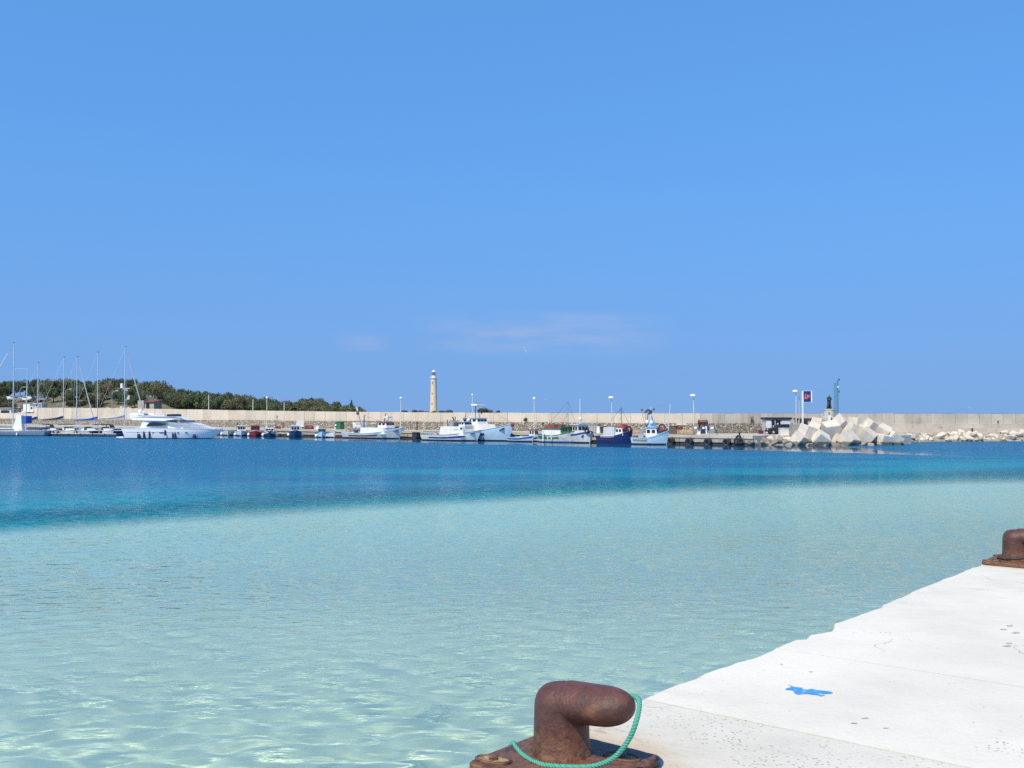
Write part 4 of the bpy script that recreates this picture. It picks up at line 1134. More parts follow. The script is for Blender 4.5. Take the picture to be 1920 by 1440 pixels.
# ------------------------------------------------------------------ boats
class Hull:
    def __init__(s, L, B, fs, fm, fb, rake=0.07, stern=0.8, flare=0.35, draft=0.5, full=2.3, maxt=0.45):
        s.L, s.B, s.fs, s.fm, s.fb, s.rake, s.stern, s.flare, s.draft, s.full, s.maxt = L, B, fs, fm, fb, rake, stern, flare, draft, full, maxt
    def sheer(s, t):
        if t < 0.4: return s.fs + (s.fm - s.fs) * sstep(0, 0.4, t)
        return s.fm + (s.fb - s.fm) * ((t - 0.4) / 0.6) ** 1.8
    def beam(s, t):
        if t < s.maxt: f = s.stern + (1 - s.stern) * math.sin(PI/2 * t / s.maxt)
        else: f = max(0.0, 1 - ((t - s.maxt) / (1 - s.maxt)) ** s.full) ** 0.85
        return max(0.02, f * s.B / 2)
    def pt(s, t, w, side, off=0.0):
        z0 = -s.draft * (1 - 0.55 * t ** 6); z = z0 + (s.sheer(t) - z0) * w
        nar = 1 - max(0.0, 1 - w) ** 1.5 * (0.28 + s.flare * t ** 2.5)
        y = s.beam(t) * max(0.05, nar) + off
        x = (t - 0.5) * s.L - s.rake * s.L * t ** 5 * max(0.0, 1 - w) ** 1.1 + s.rake * 0.35 * s.L * (1 - t) ** 5 * (1 - w)
        return (x, side * y, z)
    def strip(s, t0, t1, w0, w1, off, nt=22, nw=1, sides=(-1, 1)):
        mb = MB()
        for side in sides:
            o = len(mb.v); vs_ = []
            for i in range(nt + 1):
                t = t0 + (t1 - t0) * i / nt
                for j in range(nw + 1):
                    w = w0 + (w1 - w0) * j / nw
                    vs_.append(s.pt(t, w, side, off))
            fs_ = [(i*(nw+1)+j, (i+1)*(nw+1)+j, (i+1)*(nw+1)+j+1, i*(nw+1)+j+1) for i in range(nt) for j in range(nw)]
            mb.add(vs_, fs_)
        return mb
    def wz(s, t, z):            # row of the hull that lies at height z
        z0 = -s.draft * (1 - 0.55 * t ** 6); return (z - z0) / (s.sheer(t) - z0)
    def zstrip(s, t0, t1, z0, z1, off, nt=22):
        mb = MB()
        for side in (-1, 1):
            vs_ = []
            for i in range(nt + 1):
                t = t0 + (t1 - t0) * i / nt
                vs_ += [s.pt(t, s.wz(t, z0), side, off), s.pt(t, s.wz(t, z1), side, off)]
            mb.add(vs_, [(2*i, 2*i+2, 2*i+3, 2*i+1) for i in range(nt)])
        return mb
    def shell(s):
        mb = s.strip(0, 1, 0, 1, 0, 26, 8)
        tr = [s.pt(0, j/8, 1) for j in range(9)] + [s.pt(0, j/8, -1) for j in range(8, -1, -1)]
        mb.add(tr, [tuple(range(18))])
        return mb
    def deck(s, w=0.86):
        mb = MB(); vs_ = []
        for i in range(23):
            t = i / 22
            a = s.pt(t, w, -1, -0.03); b = s.pt(t, w, 1, -0.03); vs_ += [a, b]
        mb.add(vs_, [(2*i, 2*i+2, 2*i+3, 2*i+1) for i in range(22)]); return mb
    def cap(s, r=0.05):
        mb = MB()
        for side in (-1, 1): mb.tube([s.pt(i/24, 1, side) for i in range(25)], r, 6)
        mb.tube([s.pt(0, 1, -1), s.pt(0, 1, 1)], r, 6); return mb
def boat_frame(name, label, cat, u0, off0, u1, off1, group, over=1.0):
    a = qpt(u0, off0); b = qpt(u1, off1)
    c = (a + b) / 2; d = b - a
    return thing(name, label, cat, (c.x, c.y, 0), math.atan2(d.y, d.x), group), d.length * over
def hull_parts(root, h, hullm, capm, deckm=palegrey, anti=antifoul, bands=()):
    hl_ = smooth_by_angle(h.shell().build('hull', hullm, root), 50)
    h.deck().build('deck', deckm, root, fixn=False)
    h.cap().build('gunwale', capm, root, smooth=True)
    h.zstrip(0.0, 0.985, -0.2, 0.16, 0.012).build('boot_stripe', anti, hl_, fixn=False)
    for t0, t1, w0, w1, m_ in bands:
        for sd in (-1, 1): h.strip(t0, t1, w0, w1, 0.022, 20, sides=(sd,)).build('stripe', m_, hl_, fixn=False)
    return hl_
def house(root, h, t0, t1, hw, z0, z1, m_, roofm=None, df=0.25, db=0.05, dy=0.08, nside=2, front=True, name='wheelhouse', over=0.15, wz=(0.5, 0.85), glass=glass_dark):
    L = h.L; x0, x1 = (t0 - 0.5) * L, (t1 - 0.5) * L
    o = MB().taper(x0, x1, hw, z0, z1, df, db, dy).build(name, m_, root)
    if roofm:
        MB().box(x0 + db - over, x1 - df + over, -hw + dy - over, hw - dy + over, z1, z1 + 0.09).build('roof', roofm, o)
    zz0, zz1 = z0 + (z1 - z0) * wz[0], z0 + (z1 - z0) * wz[1]
    if nside:
        span = (x1 - df - x0 - db); wwid = span / nside * 0.62
        for i in range(nside):
            cx = x0 + db + span * (i + 0.5) / nside
            for sd in (-1, 1):
                y = sd * (hw - dy * 0.6)
                MB().box(cx - wwid/2, cx + wwid/2, y - 0.05, y + 0.05, zz0, zz1).build('window', glass, o)
    if front:
        for k in (-1, 0, 1):
            f0 = x1 - df * wz[0]; f1 = x1 - df * wz[1]; yw = (hw - dy) / 3.6
            yc = k * (hw - dy) * 0.64
            MB().add([(f0-0.03, yc-yw, zz0), (f0+0.03, yc-yw, zz0), (f0+0.03, yc+yw, zz0), (f0-0.03, yc+yw, zz0), (f1-0.03, yc-yw, zz1), (f1+0.03, yc-yw, zz1), (f1+0.03, yc+yw, zz1), (f1-0.03, yc+yw, zz1)],
                     [(3,2,1,0),(4,5,6,7),(0,1,5,4),(1,2,6,5),(2,3,7,6),(3,0,4,7)]).build('window', glass, o)
    return o
def tyre(label, p, R=0.42, group='tyre fenders along the far quay', rz=None):
    o = MB().torus((0,0,0), R*0.68, R*0.32, 'y', 20, 8).build('tyre_fender', black_rubber, smooth=True)
    o.location = p; o.rotation_euler = (0, 0, math.atan2(QD.y, QD.x) if rz is None else rz)
    return tag(o, label, 'tyre', group)
FB = 'fishing boats along the far quay'
def X(h, t): return (t - 0.5) * h.L
def rigging(root, lines, r=0.018, m_=darkmetal):
    for a, b in lines: MB().tube([a, b], r, 4).build('stay', m_, root)
def mast(root, x, z0, z1, r=0.07, m_=white_paint, y=0, lean=0.0):
    return MB().tube([(x, y, z0), (x + lean, y, z1)], [r, r*0.6], 8).build('mast', m_, root)
def boxes(root, h, n, t0, t1, z, seed, mats=(orange, tan, netbrown, skyblue, offwhite)):
    r = random.Random(seed)
    for i in range(n):
        x = X(h, r.uniform(t0, t1)); y = r.uniform(-0.5, 0.5) * h.beam(0.3); s_ = r.uniform(0.22, 0.4)
        MB().taper(x - s_*1.2, x + s_*1.2, s_*0.8, z, z + s_*r.uniform(0.7, 1.3), 0.03, 0.03, 0.03, Matrix.Translation((0, y, 0))).build('gear_crate', r.choice(mats), root)
def netdrum(root, x, z, hw, m_=netbrown):
    d = MB().tube([(x, -hw, z), (x, hw, z)], 0.38, 14).build('net_drum', m_, root)
    for y in (-hw, hw): MB().tube([(x, y - 0.04, z), (x, y + 0.04, z)], 0.55, 14).build('flange', midgrey, d)
def fender_ball(root, p, r=0.22, m_=white_gel): MB().ball(p, r, 10, 8, 1.25).build('fender', m_, root, smooth=True)

# --- trawler with the red stripe
r_, L = boat_frame('trawler', 'white trawler with a red stripe and red-roofed wheelhouse', 'fishing boat', 652, 3.0, 758, 2.4, FB)
h = Hull(L, 4.2, 0.95, 0.85, 1.95, rake=0.09)
hp = hull_parts(r_, h, offwhite, paleblue, bands=[(0.14, 0.66, 0.62, 0.76, maroon)])
h.strip(0.60, 0.995, 0.86, 1.0, 0.02).build('bow_band', skyblue, hp, fixn=False)
house(r_, h, 0.35, 0.78, 1.75, 0.75, 1.85, white_paint, None, df=0.5, nside=0, front=False, name='deckhouse')
house(r_, h, 0.62, 0.78, 1.15, 1.85, 2.75, white_paint, red, df=0.35, nside=2)
MB().box(X(h,.49), X(h,.56), -0.9, 0.9, 2.55, 2.65).build('awning', offwhite, r_)
for t_ in (.49, .56):
    for y in (-.8, .8): MB().tube([(X(h,t_), y, 1.85), (X(h,t_), y, 2.56)], 0.03, 5).build('awning_post', steel, r_)
mast(r_, X(h,.66), 2.8, 4.3, 0.09, rustbrown, lean=0.25)
MB().tube([(X(h,.69), 0, 2.8), (X(h,.74), 0, 3.5), (X(h,.70), 0, 3.9)], 0.06, 6).build('radar_arch', white_paint, r_)
MB().box(X(h,.69), X(h,.76), -0.7, 0.7, 3.55, 3.75).build('radar', white_gel, r_)
mast(r_, X(h,.30), 0.8, 4.0, 0.12, navy)
MB().tube([(X(h,.26), 0, 1.9), (X(h,.165), 0, 5.3)], [0.10, 0.07], 6).build('boom', midgrey, r_)
MB().tube([(X(h,.18), 0, 4.75), (X(h,.165), 0, 5.35)], 0.13, 6).build('boom_tip', white_paint, r_)
MB().ball((X(h,.185), 0, 4.3), 0.28).build('block', rustbrown, r_)
for y in (-1.2, 1.2): MB().tube([(X(h,.05), y, 0.9), (X(h,.07), y, 1.5), (X(h,.14), y, 1.5), (X(h,.15), y, 0.9)], 0.05, 6).build('stern_gantry', rustbrown, r_)
netdrum(r_, X(h,.12), 1.25, 0.8, nettan)
MB().taper(X(h,.19), X(h,.27), 1.3, 0.75, 1.35, .1, .1, .1).build('fish_hold', navy, r_)
boxes(r_, h, 7, 0.1, 0.33, 0.8, 3)
boxes(r_, h, 3, 0.4, 0.6, 1.87, 5, (tan, orange, offwhite))
rigging(r_, [((X(h,.67)+.1, 0, 4.3), (X(h,.98), 0, 2.0)), ((X(h,.30), 0, 4.0), (X(h,.62), 0, 2.8)), ((X(h,.165), 0, 5.3), (X(h,.30), 0, 4.0))])
MB().box(X(h,.865), X(h,.885), -0.4, 0.4, 1.62, 2.05).build('anchor_winch', maroon, r_)
MB().prism_xz([(X(h,.875), 1.3), (X(h,.94), 1.48), (X(h,.935), 1.36), (X(h,.88), 1.2)], h.beam(.9) + .05).build('anchor_pocket', darkmetal, hp)

# --- white trawler with the blue stripe
r_, L = boat_frame('trawler', 'long white trawler with a dark blue stripe, in front of the taller trawler', 'fishing boat', 800, 5.6, 903, 5.2, FB)
h = Hull(L, 4.0, 0.95, 0.9, 1.7, rake=0.09)
hp = hull_parts(r_, h, white_paint, midgrey, bands=[(0.16, 0.80, 0.60, 0.76, blue_stripe)])
h.strip(0.80, 0.995, 0.86, 1.0, 0.02).build('bow_band', skyblue, hp, fixn=False)
house(r_, h, 0.36, 0.80, 1.7, 0.8, 2.25, white_paint, None, df=0.35, db=0.2, nside=0, front=False, name='deckhouse')
house(r_, h, 0.66, 0.78, 1.0, 2.25, 2.95, offwhite, palegrey, df=0.3, nside=2)
for t_ in (0.64, 0.68): MB().tube([(X(h,t_), -1.74, 1.85), (X(h,t_), 1.74, 1.85)], 0.13, 10).build('porthole', palegrey, r_)
MB().tube([(X(h,.755), -1.74, 1.95), (X(h,.755), 1.74, 1.95)], 0.17, 10).build('porthole', glass_dark, r_)
MB().box(X(h,.37), X(h,.44), -0.8, 0.8, 2.25, 2.75).build('hatch_box', tan, r_)
netdrum(r_, X(h,.52), 2.7, 0.9, midgrey)
MB().taper(X(h,.56), X(h,.63), .9, 2.25, 2.85, .1, .1, .1).build('winch', glass_grey, r_)
mast(r_, X(h,.385), 2.25, 3.3, .11, darkmetal)
MB().tube(spline([(X(h,.50), 0, 2.3), (X(h,.505), 0, 3.2), (X(h,.48), 0, 3.7)], 4), 0.11, 6).build('exhaust', darkmetal, r_)
MB().tube([(X(h,.525), 0, 2.3), (X(h,.53), 0, 3.8)], 0.07, 6).build('exhaust', darkmetal, r_)
mast(r_, X(h,.715), 2.9, 4.6, .05, rustbrown)
MB().tube([(X(h,.66), 0, 3.2), (X(h,.715), 0, 4.0)], .035, 5).build('spreader', midgrey, r_)
MB().ball((X(h,.75), .3, 3.3), .25).build('radar', white_gel, r_)
for side in (-1, 1):
    MB().tube([h.pt(.06, 1, side), (X(h,.065), side*h.beam(.06), 1.4), (X(h,.34), side*h.beam(.3), 1.35), h.pt(.35, 1, side)], .035, 5).build('handrail', darkmetal, r_)
boxes(r_, h, 4, 0.08, 0.3, 0.82, 8)
MB().prism_xz([(X(h,.86), 1.12), (X(h,.93), 1.3), (X(h,.925), 1.2), (X(h,.87), 1.02)], h.beam(.89) + .05).build('anchor_pocket', darkmetal, hp)
for t_ in (.02, .06, .10, .14): MB().tube([h.pt(t_, 1, -1, .05), h.pt(t_, .45, -1, .03)], .05, 5).build('rub_bar', palegrey, hp)

# --- taller trawler behind, pale blue flared bow
r_, L = boat_frame('trawler', 'tall pale blue and white trawler with radar mast and flared bow', 'fishing boat', 862, 1.6, 964, 2.6, FB)
h = Hull(L, 4.4, 1.6, 1.5, 2.75, rake=0.11, flare=0.42)
hp = hull_parts(r_, h, paleblue, skyblue, bands=[(0.30, 0.62, 0.60, 0.78, blue_stripe)])
h.strip(0.0, 0.58, 0.80, 1.0, 0.02).build('topside_band', white_paint, hp, fixn=False)
house(r_, h, 0.05, 0.58, 1.75, 1.5, 2.55, white_paint, None, df=0.8, nside=0, front=False, name='deckhouse')
for t_ in (.12, .17): MB().tube([(X(h,t_), -1.76, 2.1), (X(h,t_), 1.76, 2.1)], 0.13, 10).build('porthole', palegrey, r_)
house(r_, h, 0.15, 0.44, 1.2, 2.55, 3.5, white_paint, skyblue, df=0.3, nside=3)
mast(r_, X(h,.30), 3.5, 6.2, .10, midgrey)
mast(r_, X(h,.38), 3.5, 5.3, .09, midgrey, lean=-0.5)
MB().box(X(h,.29), X(h,.40), -0.9, 0.9, 5.55, 5.8).build('radar', white_gel, r_)
MB().ball((X(h,.35), 0, 5.3), .3).build('radar_dome', white_gel, r_)
mast(r_, X(h,.24), 3.5, 7.2, .05, white_paint); MB().ball((X(h,.24), 0, 7.3), .16).build('masthead_light', white_gel, r_)
MB().tube([(X(h,.42), 0, 4.3), (X(h,.34), 0, 4.8)], .10, 6).build('searchlight', darkmetal, r_)
rigging(r_, [((X(h,.30), 0, 6.1), (X(h,.97), 0, 2.8)), ((X(h,.30), 0, 6.1), (X(h,.02), 0, 1.7))])
MB().ball((X(h,.985), -.15, 2.55), .33).build('bow_buoy', red, r_)
MB().ball((X(h,.99), .1, 2.25), .24).build('bow_buoy', white_gel, r_)
MB().prism_xz([(X(h,.82), 1.7), (X(h,.90), 2.05), (X(h,.895), 1.85), (X(h,.83), 1.55)], h.beam(.86) + .04).build('anchor_pocket', darkmetal, hp)

# --- small open boats
def small_boat(name, label, u0, off0, u1, off1, hullm, capm, bandm=None, cabin=None, roofm=None, B=2.0, fr=(0.62, 0.55, 1.0), deckm=palegrey, mastz=0, group='small boats along the far quay', over=1.0, seed=1, awn=None, house_t=(0.42, 0.66), hz=(0.5, 1.55), nside=2, balls=0, deflag=0):
    r_, L = boat_frame(name, label, 'boat', u0, off0, u1, off1, group, over)
    h = Hull(L, min(B, L*0.5), fr[0], fr[1], fr[2], rake=0.06, draft=0.35)
    hp = hull_parts(r_, h, hullm, capm, deckm, bands=[(0.02, 0.97, 0.72, 0.88, bandm)] if bandm else ())
    if cabin:
        house(r_, h, house_t[0], house_t[1], min(0.72, h.B*0.36), hz[0], hz[1], cabin, roofm, df=0.2, nside=nside)
    else:
        MB().taper(X(h,.45), X(h,.6), h.B*0.22, .35, .85, .1, .1, .06).build('engine_box', offwhite, r_)
        for t_ in (.25, .7): MB().box(X(h,t_)-.12, X(h,t_)+.12, -h.beam(t_)*.9, h.beam(t_)*.9, .42, .47).build('thwart', wood, r_)
    if mastz: mast(r_, X(h,.55), .5, mastz, .045, offwhite)
    if awn:
        MB().box(X(h,.12), X(h,.68), -h.B*.36, h.B*.36, awn[0], awn[0]+.1).build('awning', awn[1], r_)
        for t_ in (.15, .65):
            for sd in (-1, 1): MB().tube([(X(h,t_), sd*h.B*.34, .5), (X(h,t_), sd*h.B*.34, awn[0])], .03, 5).build('awning_post', steel, r_)
    boxes(r_, h, 2, 0.12, 0.4, 0.4, seed)
    for i in range(balls):
        t_ = .3 + .4*i/max(1, balls-1); p = h.pt(t_, .6, -1, .16); fender_ball(r_, p, .17)
        p = h.pt(t_, .6, 1, .16); fender_ball(r_, p, .17)
    return r_, h
small_boat('open_boat', 'low blue and white open boat below the trawler bow', 957, 3.6, 1001, 3.6, paleblue, skyblue, blue_stripe, None, B=2.2, fr=(.62,.58,.95), seed=2)
r_, h = small_boat('cabin_boat', 'small white boat with a red-topped cabin beside the green boat', 988, 1.6, 1019, 1.6, white_paint, blue_stripe, navy, white_paint, red, B=2.1, mastz=3.4, house_t=(.25,.62), hz=(.5,1.75), seed=4)

# --- green and white fishing boat
r_, L = boat_frame('fishing_boat', 'white fishing boat with green trim and green wheelhouse windows', 'fishing boat', 1017, 3.2, 1084, 3.2, FB)
h = Hull(L, 3.4, 1.15, 1.0, 1.85, rake=0.06)
hp = hull_parts(r_, h, offwhite, green, anti=blue_stripe, bands=[(0.02, 0.30, 0.62, 0.90, green), (0.34, 0.62, 0.66, 0.82, green)])
house(r_, h, 0.13, 0.66, 1.35, 1.0, 1.95, white_paint, None, df=0.15, nside=0, front=False, name='deckhouse')
MB().box(X(h,.13), X(h,.66), -1.38, 1.38, 1.95, 2.06).build('upper_rail', green, r_)
house(r_, h, 0.66, 0.86, 1.0, 1.3, 2.25, green, green, df=0.3, nside=2, wz=(.4,.9))
MB().tube([(X(h,.19), 1.4, .2), (X(h,.19), 1.4, 1.8)], .1, 6).build('ladder', white_paint, r_)
MB().tube([(X(h,.21), -1.75, .15), (X(h,.21), -1.75, 1.7)], .1, 6).build('fender', white_paint, r_)
MB().tube([(X(h,.44), -1.75, .3), (X(h,.44), -1.75, 1.5)], .08, 6).build('fender', white_paint, r_)
mast(r_, X(h,.72), 2.2, 6.2, .06, midgrey)
for k, t_ in enumerate((.25, .35, .45, .55)):
    MB().taper(X(h,t_)-.35, X(h,t_)+.35, .7, 2.06, 2.45 + .12*(k % 2), .1, .1, .1).build('net_heap', (red, netbrown, maroon, netbrown)[k], r_)
rigging(r_, [((X(h,.72), 0, 6.1), (X(h,.1), 0, 2.1)), ((X(h,.72), 0, 6.1), (X(h,.98), 0, 1.9)), ((X(h,.72), 0, 4.4), (X(h,.5), 0, 2.2))])
MB().prism_xz([(X(h,.86), 1.15), (X(h,.92), 1.3), (X(h,.915), 1.15), (X(h,.87), 1.0)], h.beam(.89) + .05).build('anchor_pocket', darkmetal, hp)

# --- white boat with blue rail, bow towards the camera's right
r_, L = boat_frame('fishing_boat', 'pale grey fishing boat with a blue rail moored between the green and navy boats', 'fishing boat', 1076, 2.0, 1106, 3.8, FB, over=1.12)
h = Hull(L, 3.0, 1.2, 1.2, 1.75, rake=0.06)
hp = hull_parts(r_, h, offwhite, blue_stripe)
h.strip(0.3, 0.99, .88, 1.0, .02).build('rail_band', blue_stripe, hp, fixn=False)
house(r_, h, 0.15, 0.62, 1.0, 1.1, 2.6, white_paint, white_paint, df=0.3, nside=3)
mast(r_, X(h,.4), 2.7, 6.5, .07, white_paint); MB().ball((X(h,.4), 0, 3.5), .28).build('radar_dome', white_gel, r_)
MB().torus((X(h,.93), -.5, 1.85), .42, .13, 'y').build('tyre', black_rubber, r_, smooth=True)
MB().prism_xz([(X(h,.78), 1.0), (X(h,.86), 1.15), (X(h,.855), .95), (X(h,.79), .85)], h.beam(.82) + .05).build('anchor_pocket', darkmetal, hp)
MB().box(X(h,.45), X(h,.6), -.8, .8, 2.7, 2.8).build('awning', skyblue, r_)

# --- navy boat
r_, L = boat_frame('fishing_boat', 'navy blue fishing boat with pale deckhouse and red wheelhouse top', 'fishing boat', 1125, 3.4, 1186, 3.2, FB)
h = Hull(L, 3.2, 1.05, 1.0, 1.95, rake=0.06)
hp = hull_parts(r_, h, navy, navy, anti=navy, bands=[(0.05, 0.5, 0.66, 0.72, maroon)])
h.strip(0.16, 0.60, .93, 1.12, .02).build('wash_board', white_paint, hp, fixn=False)
house(r_, h, 0.22, 0.58, 1.2, 1.0, 2.35, palegrey, None, df=0.1, nside=0, front=False, name='deckhouse')
house(r_, h, 0.58, 0.82, 1.1, 1.2, 2.2, white_paint, None, df=0.25, nside=2)
MB().taper(X(h,.66), X(h,.82), .8, 2.2, 2.75, .3, .15, .2).build('canopy', red, r_)
mast(r_, X(h,.66), 2.2, 5.2, .05, darkmetal)
for z in (3.6, 4.3, 4.7): MB().tube([(X(h,.62), 0, z), (X(h,.66), 0, z + .05)], .04, 5).build('aerial', darkmetal, r_)
MB().torus((X(h,.93), -.55, 2.05), .40, .14, 'y').build('tyre', black_rubber, r_, smooth=True)
boxes(r_, h, 4, .06, .25, 1.0, 12, (orange, red, netbrown, offwhite))
rigging(r_, [((X(h,.66), 0, 5.1), (X(h,.98), 0, 2.0)), ((X(h,.66), 0, 5.1), (X(h,.2), 0, 2.4))])

# --- light blue boat with flags
r_, L = boat_frame('fishing_boat', 'light blue fishing boat with white cabin and a fan of flag floats', 'fishing boat', 1189, 4.2, 1254, 3.6, FB)
h = Hull(L, 3.2, .95, .9, 1.95, rake=0.07, flare=.42)
hp = hull_parts(r_, h, paleblue, skyblue, anti=antifoul, bands=[(0.06, 0.50, 0.66, 0.86, nettan)])
h.strip(0.45, 0.995, .87, 1.0, .02).build('bow_band', skyblue, hp, fixn=False)
house(r_, h, 0.42, 0.76, 1.1, 1.0, 2.35, white_paint, skyblue, df=0.25, nside=2, wz=(.45,.78))
MB().taper(X(h,.44), X(h,.60), .5, 2.44, 3.1, .15, .15, .1).build('funnel', skyblue, r_)
MB().taper(X(h,.46), X(h,.54), .25, 3.1, 4.0, .15, .1, .1).build('mast_base', skyblue, r_)
mast(r_, X(h,.48), 3.5, 5.2, .06, white_paint); MB().ball((X(h,.48), 0, 4.5), .22).build('radar', darkmetal, r_)
fender_ball(r_, (X(h,.42), -.6, 3.1), .24); fender_ball(r_, (X(h,.55), -.6, 3.05), .24)
fr_ = random.Random(6)
for k in range(7):
    a = rad(60 + 10*k); zt = fr_.uniform(1.2, 2.3)
    e_ = (X(h,.36) + 1.6*math.cos(a)*zt/2, fr_.uniform(-.5, .5), 3.2 + zt*math.sin(a))
    f_ = MB().tube([(X(h,.36), 0, 1.9), e_], .02, 4).build('flag_pole', darkmetal, r_)
    MB().box(e_[0], e_[0] + .28, e_[1] - .02, e_[1] + .02, e_[2] - .25, e_[2]).build('flag', darkmetal if k % 2 else rustbrown, f_)
for t_ in (.28, .33): MB().tube([(X(h,t_), -.9, .95), (X(h,t_), -.9, 2.2)], .05, 5).build('gantry_post', skyblue, r_)
MB().tube([(X(h,.24), -.9, 2.2), (X(h,.40), -.9, 2.2)], .06, 5).build('gantry_bar', skyblue, r_)
MB().torus((X(h,.83), -.3, 2.35), .45, .14, 'y').build('net_hauler', rustbrown, r_, smooth=True)
MB().torus((X(h,.83), -.3, 2.35), .62, .04, 'y').build('hauler_rim', palegrey, r_, smooth=True)
for x_, y_, m_ in ((.88, -.3, red), (.92, 0, darkmetal), (.90, .4, orange)): MB().ball((X(h,x_), y_, 2.05), .28).build('buoy', m_, r_)
MB().tube([(X(h,.98), 0, 2.0), (X(h,1.04), 0, 5.6)], .04, 5).build('pulpit_pole', white_paint, r_)
boxes(r_, h, 3, .08, .35, .9, 31, (blue_cloth, darkmetal, netbrown))
for k in range(6): MB().tube([h.pt(.44 + .025*k, .30, -1, .03), h.pt(.44 + .025*k, .46, -1, .03)], .07, 5).build('hull_mark', navy, hp)

# --- small boats moored end-on to the quay, left part
def endon(label, u, off, L, hullm, capm, cabin, roofm, bandm=None, awn=None, B=2.2, balls=2, fr=(.7,.65,1.1), hz=(.5,1.7), seed=1, deckm=palegrey, house_t=(.25,.62), mastz=0, yaw=0.0):
    c = qpt(u, off); d = -c.normalized(); d = (d + Vector((-d.y, d.x, 0)) * yaw).normalized()
    root = thing('moored_boat', label, 'boat', (c.x, c.y, 0), math.atan2(d.y, d.x), 'small boats moored end-on to the far quay')
    h = Hull(L, B, *fr, rake=.06, draft=.35)
    hull_parts(root, h, hullm, capm, deckm, bands=[(0.02, .97, .70, .86, bandm)] if bandm else ())
    if cabin: house(root, h, house_t[0], house_t[1], B*.34, hz[0], hz[1], cabin, roofm, df=.2, nside=2)
    if awn:
        MB().box(X(h,.05), X(h,.6), -B*.4, B*.4, awn[0], awn[0]+.1).build('awning', awn[1], root)
        for t_ in (.08, .57):
            for sd in (-1, 1): MB().tube([(X(h,t_), sd*B*.38, .5), (X(h,t_), sd*B*.38, awn[0])], .03, 5).build('awning_post', steel, root)
    if mastz: mast(root, X(h,.4), 1.5, mastz, .05, offwhite)
    for i in range(balls):
        for sd in (-1, 1): fender_ball(root, h.pt(.35 + .3*i, .6, sd, .18), .2)
    boxes(root, h, 2, .1, .3, .5, seed)
    return root
endon('white boat partly hidden behind the motor yacht bow', 428, 3.5, 6, offwhite, skyblue, None, None, B=2.4, seed=1)
endon('small white and light blue cabin boat next to the red boat', 453, 4, 6, paleblue, white_paint, white_paint, white_paint, None, B=2.3, hz=(.5,1.9), seed=2, mastz=3.0)
endon('small red fishing boat between the light blue boat and the blue awning boat', 479, 4, 6, red, white_paint, red, red, maroon, B=2.45, hz=(.5,1.9), seed=3)
endon('blue and white striped boat with a pale awning beside the red boat', 506, 4, 6.5, navy, white_paint, white_paint, None, white_paint, (2.25, offwhite), B=2.45, hz=(.5,1.6), seed=4)
endon('dark blue boat with white cabin moored in front of the white van', 554, 4, 6.5, navy, blue_stripe, white_paint, white_paint, None, B=2.45, hz=(.6,2.0), seed=5, fr=(.9,.85,1.25))
endon('white dinghy with teal canopy left of the green container', 604, 3.5, 4.8, paleblue, teal, teal, darkmetal, None, B=2.0, hz=(.4,1.4), seed=6)
endon('small white and blue boat with tilted bow beside the teal canopy dinghy', 616, 3.0, 4.5, white_paint, skyblue, None, None, None, B=1.8, seed=7, yaw=.6, fr=(.6,.6,1.1))

# ------------------------------------------------------------------ motor yacht
YS = 0.01178
yc = P(324, 821, 172.5); yc.z = 0
yt = thing('motor_yacht', 'large white flybridge motor yacht with dark fenders along its side', 'yacht', yc, rad(-9))
def yx(x): return (x - 915) * YS
def yz(y): return (1072 - y) * YS
YL = yx(1690) - yx(215)
hy = Hull(YL, 4.7, 1.80, 1.83, 1.62, rake=.135, stern=.92, flare=.5, draft=.6, full=2.6, maxt=.5)
hc = (yx(1690) + yx(215)) / 2
yr = bpy.data.objects.new('hull', None)
hm = hy.shell()
hm.v = [(x + hc, y, z) for x, y, z in hm.v]
hullo = smooth_by_angle(hm.build('hull', white_gel, yt), 50)
def yshift(mb): mb.v = [(x + hc, y, z) for x, y, z in mb.v]; return mb
yshift(hy.deck(.97)).build('deck', palegrey, yt, fixn=False)
yshift(hy.zstrip(0, .985, -.3, .14, .012)).build('boot_stripe', antifoul, hullo, fixn=False)
yshift(hy.strip(0.0, .985, .955, .985, .03)).build('rubbing_strake', palegrey, hullo, fixn=False)
yshift(hy.strip(.04, .55, .70, .715, .015)).build('knuckle_line', midgrey, hullo, fixn=False)
MB().prism_xz([(yx(135), .18), (yx(135), .34), (yx(225), .40), (yx(240), .1)], 2.0).build('swim_platform', white_gel, yt)
def hw1(x, z): return 2.0 * (1 - max(0, (x - yx(1000)) / (yx(1640) - yx(1000))) ** 1.6) * (1 - .06 * max(0, z - 1.8)) + .04
dh = MB().prism_xz([(yx(a), yz(b)) for a, b in [(500,930),(525,835),(560,818),(880,812),(1000,818),(1215,838),(1330,862),(1560,922),(1570,935)]], hw1).build('deckhouse', white_gel, yt)
MB().prism_xz([(yx(a), yz(b)) for a, b in [(590,888),(640,840),(700,834),(800,848),(890,868),(860,878),(780,888)]], lambda x, z: hw1(x, z) + .02).build('side_window', glass_dark, dh)
MB().prism_xz([(yx(a), yz(b)) for a, b in [(870,822),(890,809),(1040,806),(1060,838)]], lambda x, z: hw1(x, z) + .03).build('windscreen', glass_dark, dh)
MB().prism_xz([(yx(a), yz(b)) for a, b in [(1075,806),(1160,806),(1222,838),(1110,838)]], lambda x, z: hw1(x, z) + .03).build('windscreen', glass_grey, dh)
fb = MB().prism_xz([(yx(a), yz(b)) for a, b in [(328,716),(345,770),(378,806),(870,812),(1160,803),(1090,772),(985,748),(700,748),(560,752),(470,742),(400,712)]], lambda x, z: 2.05 * (1 - max(0, (x - yx(850)) / (yx(1200) - yx(850))) ** 2 * .8)).build('flybridge', white_gel, yt)
